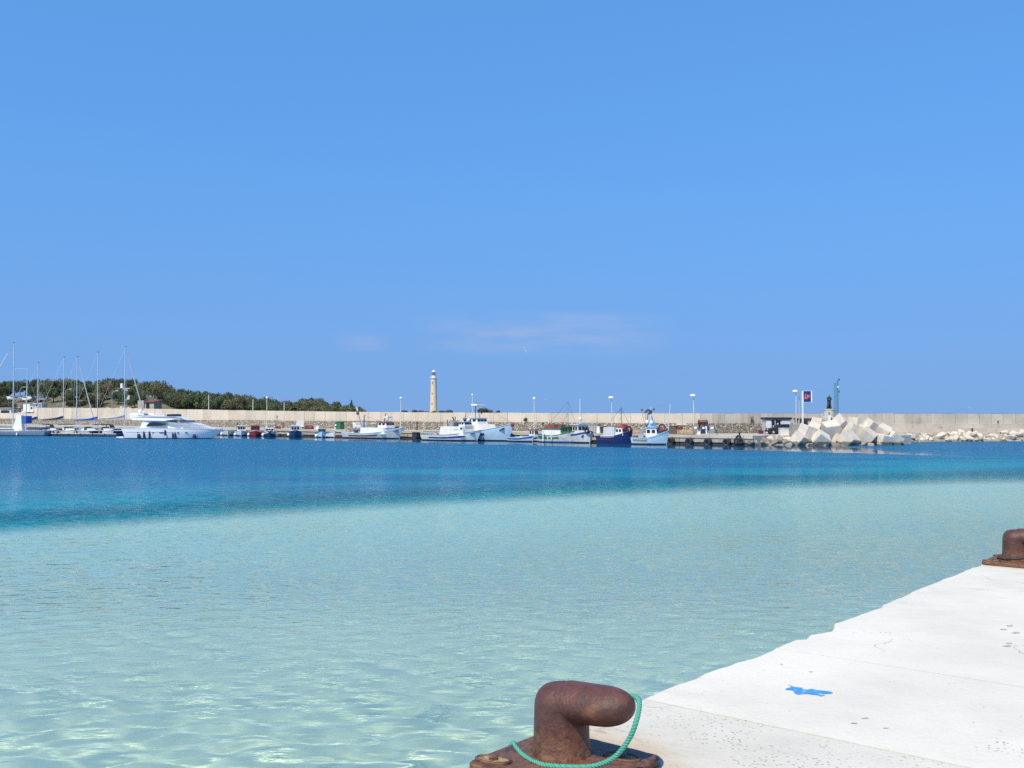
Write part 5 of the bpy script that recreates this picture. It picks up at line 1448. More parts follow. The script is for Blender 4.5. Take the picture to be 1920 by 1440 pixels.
MB().prism_xz([(yx(a), yz(b)) for a, b in [(870,750),(885,722),(980,716),(995,750)]], 1.3).build('windscreen', glass_dark, fb)
MB().prism_xz([(yx(a), yz(b)) for a, b in [(650,752),(670,735),(740,722),(830,724),(860,750)]], 1.2).build('seat', palegrey, fb)
for sd in (-1, 1):
    MB().prism_xz([(yx(a), yz(b)) for a, b in [(350,745),(365,700),(450,704),(545,712),(545,735),(450,728),(420,745)]], .12, Matrix.Translation((0, sd*1.75, 0))).build('radar_arch', white_gel, yt)
MB().box(yx(370), yx(450), -1.8, 1.8, yz(712), yz(703)).build('arch_top', white_gel, yt)
MB().ball((yx(405), 0, yz(680)), .34).build('radar_dome', white_gel, yt, smooth=True)
MB().ball((yx(425), .8, yz(690)), .24).build('satellite_dome', white_gel, yt, smooth=True)
for x, w in ((710, 14), (840, 34), (1090, 16), (1210, 20), (470, 8)):
    for sd in (-1, 1):
        tt = (yx(x) - hc) / YL + .5
        p_ = hy.pt(tt, hy.wz(tt, 1.05), sd)
        MB().box(yx(x - w), yx(x + w), p_[1] - .05, p_[1] + .05, 1.0, 1.13).build('porthole', glass_dark, hullo)
for x, zc, hh_, rr2 in ((490, .35, .4, .26), (570, .55, .65, .15), (655, .55, .65, .15), (900, .95, .5, .14), (1010, .45, .55, .13), (1045, .5, .6, .14), (1320, .25, .45, .27)):
    tt = (yx(x) - hc) / YL + .5; p_ = hy.pt(tt, max(.3, hy.wz(tt, max(zc, .5))), -1, .2)
    f_ = MB().lathe([(.03, -hh_), (rr2*.8, -hh_*.85), (rr2, -hh_*.5), (rr2, hh_*.5), (rr2*.8, hh_*.85), (.03, hh_)], 12).build('fender', navy_cloth, yt, smooth=True)
    f_.location = (yx(x), p_[1], zc + .1)
    MB().tube([(0, .02, hh_), (0, .12, 1.7 - zc)], .02, 4).build('fender_line', white_paint, f_)
ra = []
for sd in (-1, 1):
    pts = [(hy.pt(t_, 1, sd)[0] + hc, hy.pt(t_, 1, sd)[1] - sd*.08, hy.pt(t_, 1, sd)[2] + .55) for t_ in (.62, .7, .8, .9, .985)]
    MB().tube(pts, .025, 5).build('bow_rail', steel, yt)
    for q_ in pts: MB().tube([q_, (q_[0], q_[1], q_[2] - .6)], .02, 4).build('stanchion', steel, yt)
MB().tube([(yx(1640), 0, 1.62), (yx(1705), 0, 1.52)], .09, 6).build('anchor', steel, yt)

# ------------------------------------------------------------------ sailing yachts and pontoon at the left
pz0, pz1 = P(72, 813, 194), P(226, 814, 188)
pt_ = thing('pontoon', 'dark floating pontoon in front of the moored sailing yachts', 'pontoon', ((pz0.x + pz1.x)/2, (pz0.y + pz1.y)/2, 0), math.atan2(pz1.y - pz0.y, pz1.x - pz0.x))
PLn = (Vector((pz1.x, pz1.y, 0)) - Vector((pz0.x, pz0.y, 0))).length
n_ = 7
for i in range(n_):
    x0 = -PLn/2 + PLn*i/n_; MB().box(x0 + .05, x0 + PLn/n_ - .05, -1.0, 1.0, .12, .52).build('deck_section', darkmetal, pt_)
    MB().box(x0 + .4, x0 + PLn/n_ - .4, -.85, .85, -.3, .12).build('float', black_rubber, pt_)
    MB().box(x0 + .1, x0 + PLn/n_ - .1, -1.08, -1.0, .44, .56).build('edge_board', offwhite, pt_)
    MB().tube([(x0 + PLn/n_/2, -.9, .5), (x0 + PLn/n_/2, -.9, .95)], .07, 6).build('mooring_post', offwhite, pt_)
def sailboat(label, u, vtop, D, L, rz, hullm=white_gel, cover=navy_cloth, boomL=4.0, boom_z=2.3, furl=None, hood=None, B=3.2, r=.085, bandm=None, mast_t=.58, xoff=0.0, backstay=True):
    m0 = P(u, 815, D); c_, s_ = math.cos(rz), math.sin(rz)
    xm = (mast_t - .5) * L
    root = thing('sailing_yacht', label, 'sailing boat', (m0.x - xm*c_, m0.y - xm*s_, 0), rz, 'sailing yachts in the marina')
    h = Hull(L, B, 1.0, .95, 1.2, rake=.09, stern=.7, flare=.2, draft=.5)
    hp = hull_parts(root, h, hullm, palegrey, white_paint, bands=[(.02, .97, .84, .92, bandm)] if bandm else ())
    cb = MB().prism_xz([(X(h,.30), .95), (X(h,.32), 1.4), (X(h,.62), 1.45), (X(h,.80), 1.05), (X(h,.80), .9)], lambda x, z: B*.28*(1 - max(0, (x - X(h,.5))/L))).build('coachroof', white_gel, root)
    MB().prism_xz([(X(h,.36), 1.12), (X(h,.37), 1.3), (X(h,.56), 1.32), (X(h,.60), 1.14)], lambda x, z: B*.285*(1 - max(0, (x - X(h,.5))/L))).build('window', glass_dark, cb)
    zt = H + (774 - vtop) * D / FPX
    mo = MB().tube([(xm, 0, .9), (xm, 0, zt)], [r, r*.85], 8).build('mast', alu, root)
    MB().tube([(xm - .1, 0, zt + .05), (xm + .25, 0, zt + .12)], .06, 5).build('wind_vane', darkmetal, mo)
    for f_ in (.45, .72):
        z = .9 + (zt - .9)*f_; MB().tube([(xm, -.85, z + .1), (xm, 0, z), (xm, .85, z + .1)], .035, 5).build('spreader', alu, mo)
    if boomL:
        bo = MB().tube([(xm, 0, boom_z), (xm - boomL, 0, boom_z - .12)], .07, 6).build('boom', alu, root)
        if cover:
            MB().tube([(xm + .05, 0, boom_z + .55), (xm - .25, 0, boom_z + .42), (xm - boomL*.35, 0, boom_z + .14), (xm - boomL, 0, boom_z - .06)], [.14, .26, .20, .10], 8).build('sail_cover', cover, bo, smooth=True)
    bowp = h.pt(1, 1, 0); st = h.pt(0, 1, 0)
    if furl: MB().tube([(bowp[0] - .1, 0, 1.4), (xm + (bowp[0] - xm)*.12, 0, zt - (zt - 1.4)*.12)], [.13, .07], 6).build('furled_sail', furl, root)
    ls = [((bowp[0], 0, 1.2), (xm, 0, zt - .1)), ((xm, -B/2, 1.0), (xm, -.85, .9 + (zt - .9)*.72)), ((xm, B/2, 1.0), (xm, .85, .9 + (zt - .9)*.72))]
    if backstay: ls.append(((st[0], 0, 1.0), (xm, 0, zt - .1)))
    rigging(root, ls, .014, steel)
    if hood:
        MB().tube(spline([(X(h,.30), -B*.32, 1.2), (X(h,.30), -B*.28, 2.0), (X(h,.30), 0, 2.2), (X(h,.30), B*.28, 2.0), (X(h,.30), B*.32, 1.2)], 4), .06, 5).build('hood_frame', steel, root)
        MB().prism_xz([(X(h,.20), 2.05), (X(h,.24), 2.25), (X(h,.36), 2.15), (X(h,.40), 1.5), (X(h,.37), 1.5), (X(h,.34), 2.0), (X(h,.24), 2.1)], B*.3).build('spray_hood', hood, root)
    for sd in (-1, 1):
        for t_ in (.3, .6): MB().ball(h.pt(t_, .6, sd, .14), .15, 8, 6, 2.0).build('fender', white_gel, root)
        MB().tube([(h.pt(t_, 1, sd)[0], h.pt(t_, 1, sd)[1], h.pt(t_, 1, sd)[2] + .55) for t_ in (.02, .3, .6, .9)], .018, 4).build('guard_wire', steel, root)
    return root, h
rr0, h = sailboat('long blue-grey hulled yacht at the left edge with two masts and furled white sail', 24, 643, 192, 17, rad(176), mat('blue_grey_hull', (0.24, 0.33, 0.40), .35), None, 0, furl=white_paint, B=4.4, r=.11, mast_t=.42)
xm = X(h, .26); zt2 = H + (774 - 692)*192/FPX
MB().tube([(xm + .2, 0, 1.0), (xm, 0, zt2)], [.1, .08], 8).build('mizzen_mast', alu, rr0)
MB().tube([(xm, 0, zt2), (X(h,.42), 0, zt2 + .05)], .04, 5).build('triatic_stay', alu, rr0)
MB().prism_xz([(X(h,.30), 1.1), (X(h,.31), 3.9), (X(h,.36), 4.0), (X(h,.41), 1.2)], .5).build('cockpit_tent', white_gel, rr0)
MB().box(X(h,.235), X(h,.275), -1.0, 1.0, 2.4, 3.8).build('bimini', blue_cloth, rr0)
MB().prism_xz([(X(h,.03), 1.25), (X(h,.06), 1.65), (X(h,.20), 1.65), (X(h,.22), 1.25)], 1.5).build('cockpit_cover', navy_cloth, rr0)
sailboat('sailing yacht with a navy sail cover, second mast from the left', 70, 681, 198, 9, rad(38), cover=navy_cloth, boomL=3.4, boom_z=3.0)
sailboat('sailing yacht with black boom cover and dark spray hood on the pontoon', 118, 670, 198, 10, rad(42), cover=darkmetal, boomL=3.8, boom_z=3.1, hood=darkmetal)
sailboat('sailing yacht without a boom and with its jib rolled on a slanting stay', 143, 669, 199, 10, rad(52), cover=None, boomL=0, furl=white_paint, bandm=blue_stripe)
sailboat('sailing yacht with bright blue sail cover in the middle of the pontoon', 182, 661, 197, 10, rad(38), cover=blue_cloth, boomL=4.2, boom_z=3.0, bandm=skyblue)
sailboat('navy sailing yacht with grey sail cover just left of the motor yacht', 233, 651, 196, 11, rad(38), navy, palegrey, 4.4, 3.4, furl=offwhite, hood=darkmetal)
# small motor boats on the pontoon
def motorboat(label, u, D, L, rz, m_, top=None):
    p = P(u, 815, D)
    root = thing('motorboat', label, 'motor boat', (p.x, p.y, 0), rz, 'motor boats on the pontoon')
    h = Hull(L, 2.3, .9, .85, 1.15, rake=.1, draft=.35, stern=.85)
    hull_parts(root, h, m_, palegrey, white_paint)
    MB().prism_xz([(X(h,.5), .85), (X(h,.55), 1.5), (X(h,.62), 1.4), (X(h,.85), .95)], lambda x, z: .75).build('cuddy', white_gel, root)
    MB().prism_xz([(X(h,.5), 1.05), (X(h,.54), 1.75), (X(h,.57), 1.75), (X(h,.64), 1.2)], .8).build('windscreen', glass_grey, root)
    MB().box(X(h,0) - .35, X(h,0) + .1, -.22, .22, .3, 1.25).build('outboard_motor', darkmetal, root)
    if top:
        MB().tube(spline([(X(h,.12), -.9, 1.0), (X(h,.16), -.9, 2.1), (X(h,.45), -.9, 2.15), (X(h,.52), -.9, 1.5)], 4), .03, 4).build('top_frame', steel, root)
        MB().prism_xz([(X(h,.1), 2.05), (X(h,.2), 2.25), (X(h,.45), 2.28), (X(h,.55), 2.1), (X(h,.45), 2.2), (X(h,.2), 2.17)], .95).build('bimini_top', top, root)
motorboat('white motorboat with raked windscreen at the left end of the pontoon', 92, 195, 6, rad(-38), white_gel)
motorboat('white motorboat with black bimini top between the first pontoon masts', 127, 194.5, 6.5, rad(-45), white_gel, darkmetal)
motorboat('white and light blue motorboat moored below the bright blue sail cover', 163, 194, 6.5, rad(-25), paleblue)
motorboat('white motorboat with black arched bimini right of the blue sail cover', 196, 193.5, 6, rad(-35), white_gel, darkmetal)
# ------------------------------------------------------------------ things on the far quay
def qspot(u, q, z=QUAY_Z): p = qpt(u, -q); return (p.x, p.y, z)
QR = math.atan2(QD.y, QD.x)
def lamp(u, vtop, q, label, style=0):
    p = qpt(u, -q) if u < 1400 else Vector((K(u)*151, 151, 0))
    t = thing('lamp_post', label, 'lamp post', (p.x, p.y, QUAY_Z - .03), 0, 'white lamp posts along the breakwater')
    ht = H + (774 - vtop) * p.y / FPX - QUAY_Z
    MB().lathe([(.22, 0), (.22, .35), (.13, .45)], 10).build('base', offwhite, t)
    MB().tube([(0, 0, .3), (0, 0, ht)], [.085, .055], 8).build('pole', offwhite, t)
    if style:
        hd = MB().lathe([(.08, ht - .25), (.42, ht - .10), (.44, ht + .05), (.25, ht + .2), (.02, ht + .24)], 16, (-.12, 0, 0)).build('lamp_head', white_gel, t, smooth=True)
    else:
        hd = MB().ball((0, 0, ht + .1), .24, 12, 8, .9).build('lamp_head', white_gel, t, smooth=True)
    MB().lathe([(.30, ht - .14), (.30, ht - .09)] if style else [(.12, ht - .2), (.12, ht - .08)], 12, (-.12 if style else 0, 0, 0)).build('diffuser', palegrey, hd)
lamp(500.5, 746, 7.5, 'white lamp post behind the blue awning boat')
lamp(751.5, 747, 7.0, 'white lamp post right of the red-striped trawler')
lamp(1001.5, 748, 7.0, 'white lamp post behind the small red-topped cabin boat')
lamp(1147, 745.5, 6.0, 'white lamp post behind the navy fishing boat', 1)
lamp(1300.5, 741.5, 5.0, 'white lamp post left of the brown tank on the wall', 1)
lamp(1492.5, 733.5, 0, 'white lamp post beside the blue fuel sign', 1)

# vehicles on the quay
def van(label, u, q, rz, L=4.9, m_=white_paint, hh_=2.3):
    t = thing('van', label, 'van', qspot(u, q), rz, 'vans on the far quay')
    b_ = MB().prism_xz([(-L/2,.35),(L/2,.35),(L/2,.95),(L/2-.7,1.2),(L/2-1.1,hh_),(-L/2,hh_)], .68).build('body', m_, t)
    MB().prism_xz([(L/2-1.4,1.1),(L/2-.8,1.1),(L/2-1.1,hh_-.12),(L/2-1.4,hh_-.12)], .695).build('window', glass_dark, b_)
    for x in (-L/2 + .9, L/2 - .9):
        for y in (-.58, .58): wheel(t, x, y, .26, .18)
    for y in (-.5, .5): MB().box(L/2-.05, L/2+.02, y-.15, y+.15, .7, .9).build('headlight', white_gel, t)
    return t, b_
t = thing('stored_boat', 'small white boat with dark lettering stored on the quay behind the red-striped trawler', 'boat', qspot(676, 4.6), 0)
hb = Hull(2.7, 1.4, .55, .52, .62, rake=.06, stern=.85, draft=.4)
mb = hb.shell(); mb.v = [(x, y, z + .75) for x, y, z in mb.v]; hh0 = smooth_by_angle(mb.build('hull', white_gel, t), 50)
mb = hb.deck(.98); mb.v = [(x, y, z + .75) for x, y, z in mb.v]; mb.build('cover', offwhite, t, fixn=False)
for x in (-.8, .8): MB().box(x - .08, x + .08, -.6, .6, 0, .45).build('trestle', wood, t)
for i in range(8):      # small illegible dark lettering
    MB().box(-.8 + .2*i, -.67 + .2*i, -.72, -.66, 1.02, 1.16).build('letter', midgrey, hh0)
van('small white delivery van standing above the dark blue boat', 562.5, 5.0, rad(106), 2.6, hh_=1.65)
# clutter along the quay
def igloo(label, u, q, w, hgt, m_):
    t = thing('upturned_boat', label, 'boat hull', qspot(u, q), QR, 'upturned dinghies on the quay')
    mb = MB().ball((0, 0, 0), 1, 16, 10)
    mb.v = [(x*w/2*(1 - .12*max(0, x)), y*w*.24, max(0, z)**.8*hgt) for x, y, z in mb.v]
    mb.build('shell', m_, t, smooth=True)
    mk = MB()
    mk.tube([(-w*.2, 0, hgt*.97), (w*.2, 0, hgt*.97)], .05, 5).build('keel', offwhite, t)
igloo('maroon upturned dinghy on the quay right of the awning boat', 522, 3.0, 1.6, .6, maroon)
igloo('larger maroon upturned dinghy right of the white van', 580, 3.0, 2.6, .8, maroon)
def crate(label, u, q, sx_, sz_, m_, name='crate', cat='crate', lid=None, rz=QR, sy=None, z=QUAY_Z):
    t = thing(name, label, cat, qspot(u, q, z), rz, 'gear standing on the far quay')
    sy = sy or sx_*.7
    b_ = MB().taper(-sx_/2, sx_/2, sy/2, 0, sz_, .04, .04, .04).build('body', m_, t)
    MB().box(-sx_/2 - .03, sx_/2 + .03, -sy/2 - .03, sy/2 + .03, sz_, sz_ + .07).build('lid', lid or m_, t)
    return t, b_
t, b_ = crate('green waste container on the quay behind the small white boats', 637, 4.0, 1.5, 1.35, green, 'waste_container', 'container')
MB().ball((-.45, -.56, .75), .2).build('label_plate', white_gel, b_)
crate('low white box on the quay left of the green waste container', 597, 3.0, .9, .6, white_paint)
crate('white crate beside the green waste container', 629.5, 3.6, .4, .55, offwhite)
def post(label, u, q, h_, r, m_, name='mooring_post', cat='post'):
    t = thing(name, label, cat, qspot(u, q), 0, 'posts on the far quay')
    MB().lathe([(r*1.4, 0), (r*1.4, .12), (r, .18), (r, h_)], 10).build('shaft', m_, t)
    MB().lathe([(r*1.3, h_), (r*1.3, h_ + .15), (r*.5, h_ + .25)], 10).build('cap', m_, t)
post('rusty upright post on the quay between the two long trawlers', 782, 6.5, 1.3, .13, rustbrown)
post('dark post on the quay between the awning boat and the white van', 531, 6.0, .9, .1, rustbrown)
post('dark mooring post on the quay left of the light blue cabin boat', 445, 3.0, .9, .12, darkmetal)
for i, u in enumerate((1037, 1072, 1110, 1166)): pass
t, b_ = crate('black rubber box fender hanging on the quay right of the red-striped trawler', 780, -.55, 1.1, .9, black_rubber, 'box_fender', 'fender', z=0.12, sy=.8)
t, b_ = crate('dark square float by the pale blue trawler bow', 946, -1.6, 1.0, .5, darkmetal, 'float', 'float', z=-.08)
# weather-beaten sheds and nets behind the boats
t, b_ = crate('grey slatted fishing cage stack behind the pale grey boat', 1116, 4.0, 1.5, 1.25, midgrey, 'cage_stack', 'cage')
for i in range(5): MB().box(-.7 + .3*i, -.62 + .3*i, -.56, -.5, .1, 1.2).build('bar', palegrey, b_)
crate('white plastic tub next to the cage stack', 1122.5, 3.0, .5, 1.0, white_gel, 'tub', 'tub')
crate('dark equipment box between the cage stack and the navy boat', 1128.5, 3.6, .9, .9, darkmetal, 'equipment_box', 'box')
crate('rusty orange drum box above the navy boat stern', 1134, 3.0, .6, 1.0, rustbrown, 'drum', 'drum')
def heap(label, u, q, sx_, sz_, m_, seed):
    t = thing('net_heap', label, 'nets', qspot(u, q), QR, 'heaps of nets on the quay')
    r = random.Random(seed)
    for k in range(5):
        mb = MB().ball((0, 0, 0), 1, 10, 7)
        for i, v in enumerate(mb.v):
            f = 1 + .22*math.sin(v[0]*5 + k)*math.cos(v[1]*4 + seed) ; mb.v[i] = (v[0]*sx_*.34*f + r.uniform(-.02, .02) + (k - 2)*sx_*.17, v[1]*sx_*.3*f, max(0, v[2])*sz_*f*r.uniform(.85, 1.05))
        mb.build('fold', m_, t, smooth=True)
heap('brown net heap on the quay behind the green boat', 1040, 4.0, 3.2, 1.3, netbrown, 1)
heap('reddish net heap on the quay behind the green boat bow', 1062, 5.0, 3.0, 1.2, maroon, 2)
heap('tan net heap on the quay below the grey fuel cabinet', 1287, 2.5, 1.9, .75, nettan, 3)
heap('greenish net heap left of the light blue boat', 1191, 2.5, 1.8, .6, nettan, 4)
heap('dark net heap behind the navy boat cabin', 1158, 5.5, 2.2, 1.0, netbrown, 5)
crate('brown upright shed box right of the light blue boat', 1263, 4.0, 1.15, 1.15, mat('brown_board', (0.13, .095, .06), .85, (.09, .065, .045), 3), 'tool_shed', 'shed')
t, b_ = crate('small stand with a red box on top beside the brown shed', 1274.5, 2.6, .75, .55, midgrey, 'stand', 'stand', offwhite)
MB().taper(-.42, .42, .3, .62, 1.1, .12, .12, .1).build('red_box', maroon, t)
def pump(label, u, q, m_, w=.62, h_=1.25):
    t = thing('fuel_pump', label, 'fuel pump', qspot(u, q), 0, 'fuel pumps on the far quay')
    b_ = MB().taper(-w/2, w/2, .28, .1, h_, .02, .02, .02).build('cabinet', m_, t)
    MB().box(-w/2 - .05, w/2 + .05, -.34, .34, -.02, .12).build('plinth', deck_conc, t)
    MB().box(-w*.32, w*.32, -.31, -.26, h_*.62, h_*.85).build('display', white_gel, b_)
    MB().tube(spline([(w/2, 0, h_*.8), (w/2 + .22, 0, h_*.5), (w/2 + .1, 0, h_*.3)], 4), .03, 5).build('hose', black_rubber, t)
pump('grey fuel cabinet at the foot of the lamp post', 1303, 3.5, midgrey, .6, 1.3)
pump('blue-black fuel pump with white dial right of the lamp post', 1318, 3.0, navy, .5, 1.3)
pump('second white and dark fuel pump beside the blue-black one', 1322.5, 3.4, white_paint, .35, 1.2)
pump('grey fuel pump with bright display nearest the cubes', 1334, 3.2, midgrey, .62, 1.3)
crate('white sack beside the blue-black fuel pump', 1311, 3.0, .5, .45, white_gel, 'sack', 'sack')
post('thin dark post right of the fuel pumps', 1344, 2.2, .6, .05, darkmetal)
# tank bolted on the wall, grille on the wall, planter
p = wall_pt(1316)
t = thing('wall_tank', 'dark red-brown horizontal tank mounted on the breakwater wall', 'tank', (p.x, p.y - .55, 3.0), rad(-10))
MB().tube(spline([(-.72, 0, 0), (-.66, 0, 0), (.66, 0, 0), (.72, 0, 0)], 2), [.05, .05, .25, .27, .27, .25, .05][:7], 14).build('shell', mat('tank_brown', (.11, .04, .035), .5), t, smooth=True)
for x in (-.55, .55): MB().box(x - .05, x + .05, -.1, .5, -.42, .42).build('bracket', darkmetal, t)
p = wall_pt(1409)
t = thing('wall_grille', 'narrow dark iron grille on the wall above the masonry', 'grille', (p.x, p.y - .3, 2.85), 0)
for x in (-.17, 0, .17): MB().box(x - .03, x + .03, -.04, .04, 0, .95).build('bar', darkmetal, t)
for z in (0, .3, .6, .92): MB().box(-.2, .2, -.05, .05, z, z + .05).build('cross_bar', darkmetal, t)
t = thing('planter', 'small red-brown planter box left of the fuel kiosk', 'planter', (K(1426)*149, 149, QUAY_Z), 0)
MB().taper(-.3, .3, .25, 0, .5, -.05, -.05, -.05).build('tub', maroon, t); MB().taper(-.28, .28, .22, .5, .56, .02, .02, .02).build('soil', rustbrown, t)
t = thing('wall_bush', 'round dry bush growing on the masonry ledge', 'bush', tuple(wall_pt(988) + Vector((-.2, -.35, 2.78))), 0); t.scale = (.85, .7, .8)
obj_from_mesh('crown', CR['brown'][0], t); obj_from_mesh('stem', TR[1], t)
# tyre fenders hanging along the quay
for u, lb in ((1256, 'black tyre fender on the quay at the bow of the light blue boat'), (1290.5, 'black tyre fender hanging below the tan net heap'), (1325.5, 'black tyre fender hanging below the fuel pumps'), (1361, 'black tyre fender left of the tyre bundle')):
    tyre(lb, tuple(qpt(u, .35, .35)), .55)
    tyre(lb.replace('black tyre', 'smaller second tyre'), tuple(qpt(u + 4, .30, .55)), .40)
for du, z, R_t, lb in ((-3.5, .55, .48, 'left tyre of the bundle under the quay bollard'), (3.5, .6, .46, 'right tyre of the bundle under the quay bollard'), (0, .95, .46, 'upper tyre of the bundle under the quay bollard')):
    tyre(lb, tuple(qpt(1384.5 + du, .45, z)), R_t)
t = thing('quay_bollard', 'small dark mooring bollard on the quay edge above the tyre bundle', 'bollard', tuple(qpt(1386, -.3, QUAY_Z)), 0)
MB().lathe([(.16, 0), (.12, .08), (.11, .3), (.19, .36), (.19, .44), (.05, .5)], 12).build('post', darkmetal, t, smooth=True)
MB().box(-.25, .25, -.25, .25, 0, .04).build('base_plate', darkmetal, t)

# ------------------------------------------------------------------ fuel kiosk, second booth, sign, car
KD = 150.0
def m_at(px, D=KD): return px * D / FPX
p = P(1455.5, 813, KD)
t = thing('fuel_kiosk', 'small white fuel kiosk with dark roof band and dark door', 'kiosk', (p.x, KD, QUAY_Z), 0)
kw = m_at(46)/2
MB().box(-kw, kw, -1.2, 1.2, 0, 2.1).build('wall', palegrey, t)
MB().box(-kw - .15, kw + .15, -1.4, 1.4, 2.1, 2.42).build('roof', mat('dark_blue_roof_band', (.018, .02, .045), .5), t)
dr = MB().box(-kw + .85, -kw + 2.1, -1.26, -1.1, .05, 2.05).build('door', glass_dark, t)
MB().box(-kw + 1.28, -kw + 1.36, -1.3, -1.2, .05, 2.05).build('frame', white_paint, dr)
for x, z in ((-kw + 1.05, 1.15), (-kw + 1.7, 1.5), (-kw + 1.62, 1.2), (-kw + 1.78, .95)): MB().box(x - .08, x + .08, -1.29, -1.24, z - .09, z + .09).build('sticker', white_gel, dr)
MB().box(-kw + .08, -kw + .75, -1.25, -1.15, .1, 2.0).build('panel', white_paint, t)
sh_ = MB().box(-kw + 2.3, kw - .1, -1.25, -1.15, .9, 1.95).build('shutter', white_paint, t)
for i in range(6): MB().box(-kw + 2.3, kw - .1, -1.27, -1.24, .95 + .165*i, .985 + .165*i).build('slat', palegrey, sh_)
t = thing('car', 'dark car parked in front of the fuel kiosk behind the white box', 'car', (K(1461)*147.3, 147.3, QUAY_Z), rad(184)); car(t, mat('dark_car_paint', (.03, .032, .038), .25), 3.9)
t = thing('concrete_box', 'white concrete box at the quay edge in front of the dark car', 'box', (K(1469)*143, 143, QUAY_Z - .06), rad(3))
MB().taper(-.62, .62, .45, 0, .95, .02, .02, .02).build('body', plaster, t); MB().box(-.66, .66, -.49, .49, .95, 1.03).build('lid', white_paint, t)
p = P(1515, 795, KD + 3)
t = thing('booth', 'long low booth with dark roof edge and glazed front behind the cubes', 'booth', (p.x, KD + 3, QUAY_Z), 0)
bw = m_at(43, KD+3)/2
MB().box(-bw, bw, -1.1, 1.1, 0, 2.1).build('wall', mat('salmon_render', (.55, .42, .32), .9), t)
MB().box(-bw - .2, bw + .2, -1.3, 1.3, 2.1, 2.26).build('roof', mat('dark_blue_roof_band', (.018, .02, .045)), t)
MB().box(-bw + .15, -bw + 1.35, -1.16, -1.05, .9, 1.95).build('window', glass_grey, t)
MB().box(-bw + 1.45, bw - .7, -1.16, -1.05, .7, 1.5).build('panel', white_paint, t)
MB().box(-bw - .02, -bw + .12, -1.2, -1.0, 0, 2.1).build('corner_post', white_paint, t)
# fuel sign: white frame, blue panel, orange letters
SD = 150.5
p = P(1505, 780, SD)
t = thing('fuel_sign', 'tall fuel sign, blue panel with orange letters on a white pole', 'sign', (p.x, SD, QUAY_Z), 0)
zs = lambda v: H + (774 - v) * SD / FPX - QUAY_Z
MB().box(-.12, .10, -.1, .1, 0, zs(733)).build('pole', white_paint, t)
fr_o = MB().box(0.10, 1.38, -.12, .12, zs(754.2), zs(732.6)).build('frame', white_gel, t)
MB().box(.12, 1.20, -.15, -.115, zs(753.4), zs(733.2)).build('panel', mat('sign_blue', (.015, .03, .22), .4), fr_o)
lm = mat('sign_orange', (.80, .17, .02), .5)
def letter(poly, name='letter'):
    x0, x1, z0, z1 = .24, 1.02, zs(748.3), zs(738.5)
    pl = [(x0 + a*(x1 - x0), z0 + b*(z1 - z0)) for a, b in poly]
    mb = MB(); n = len(pl)
    mb.v = [(x, -.185, z) for x, z in pl] + [(x, -.15, z) for x, z in pl]
    mb.f = [tuple(range(n)), tuple(range(2*n - 1, n - 1, -1))] + [(i, n + i, n + (i+1) % n, (i+1) % n) for i in range(n)]
    mb.mi = [0]*len(mb.f); mb.build(name, lm, fr_o)
letter([(0.0, 0.0), (.24, 0.0), (.36, .70), (.12, .70)])                      # slanting i
letter([(.13, .80), (.37, .80), (.40, 1.0), (.16, 1.0)])                      # its dot
letter([(.36, 0), (.58, 0), (.63, .28), (.82, .28), (.95, .38), (1.0, .66), (.92, .80), (.50, .80), (.44, .44), (.64, .44), (.67, .64), (.78, .64), (.77, .48), (.66, .44), (.43, .40)])   # slanting P
p = P(1498.5, 783, 151.5)
t = thing('flagpole', 'thin pale pole between the lamp post and the fuel sign', 'pole', (p.x, 151.5, QUAY_Z), 0)
MB().tube([(0, 0, 0), (0, 0, H + (774 - 741)*151.5/FPX - QUAY_Z)], [.06, .04], 6).build('shaft', palegrey, t)
MB().lathe([(.12, 0), (.12, .2), (.06, .26)], 8).build('base', offwhite, t)

# ------------------------------------------------------------------ head of the mole: concrete cubes, statue, beacon mast
pl = MB()
pl.lathe([(5.6, -3), (5.6, 1.0), (4.6, 2.2), (4.4, 2.25), (.01, 2.25)], 20, (K(1556)*144.5, 144.5, 0), caps=False)
struct(pl.build('mole_head', quay_conc))
p = Vector((K(1554.5)*143.5, 143.5, 0))
zz = lambda v, D=143.5: H + (774 - v)*D/FPX
ped = thing('pedestal', 'round pale stone pedestal under the bronze statue', 'pedestal', (p.x, p.y, 2.2), 0)
pr_ = 10.4*143.5/FPX
MB().lathe([(pr_*1.05, 0), (pr_*1.05, .15), (pr_, .2), (pr_*.97, zz(769.5) - 2.2), (pr_*1.04, zz(769) - 2.2), (pr_*1.04, zz(767.3) - 2.2), (.01, zz(767.3) - 2.2)], 28, caps=False).build('drum', mat('pedestal_stone', (.56, .52, .43), .9, (.44, .41, .34), 2), ped)
MB().lathe([(pr_*.6, zz(767.3) - 2.2), (pr_*.6, zz(766.9) - 2.2), (.01, zz(766.9) - 2.2)], 20, caps=False).build('plinth', mat('pedestal_stone', (.56, .52, .43)), ped)
# stele in front with plaque
st = Vector((K(1554)*140.6, 140.6, 0))
t = thing('stele', 'slim white stone stele with a small plaque in front of the pedestal', 'monument', (st.x, st.y, zz(797, 140.6)), 0)
hs_ = zz(772, 140.6) - zz(797, 140.6)
MB().taper(-.24, .24, .2, 0, hs_, .10, .10, .08).build('shaft', white_paint, t)
MB().box(-.42, .42, -.34, .34, -.5, .12).build('base', white_paint, t)
MB().box(-.2, .2, -.24, .24, hs_, hs_ + .09).build('cap', white_paint, t)
MB().box(-.14, .14, -.19, -.09, hs_ - .42, hs_ - .1).build('plaque', midgrey, t)
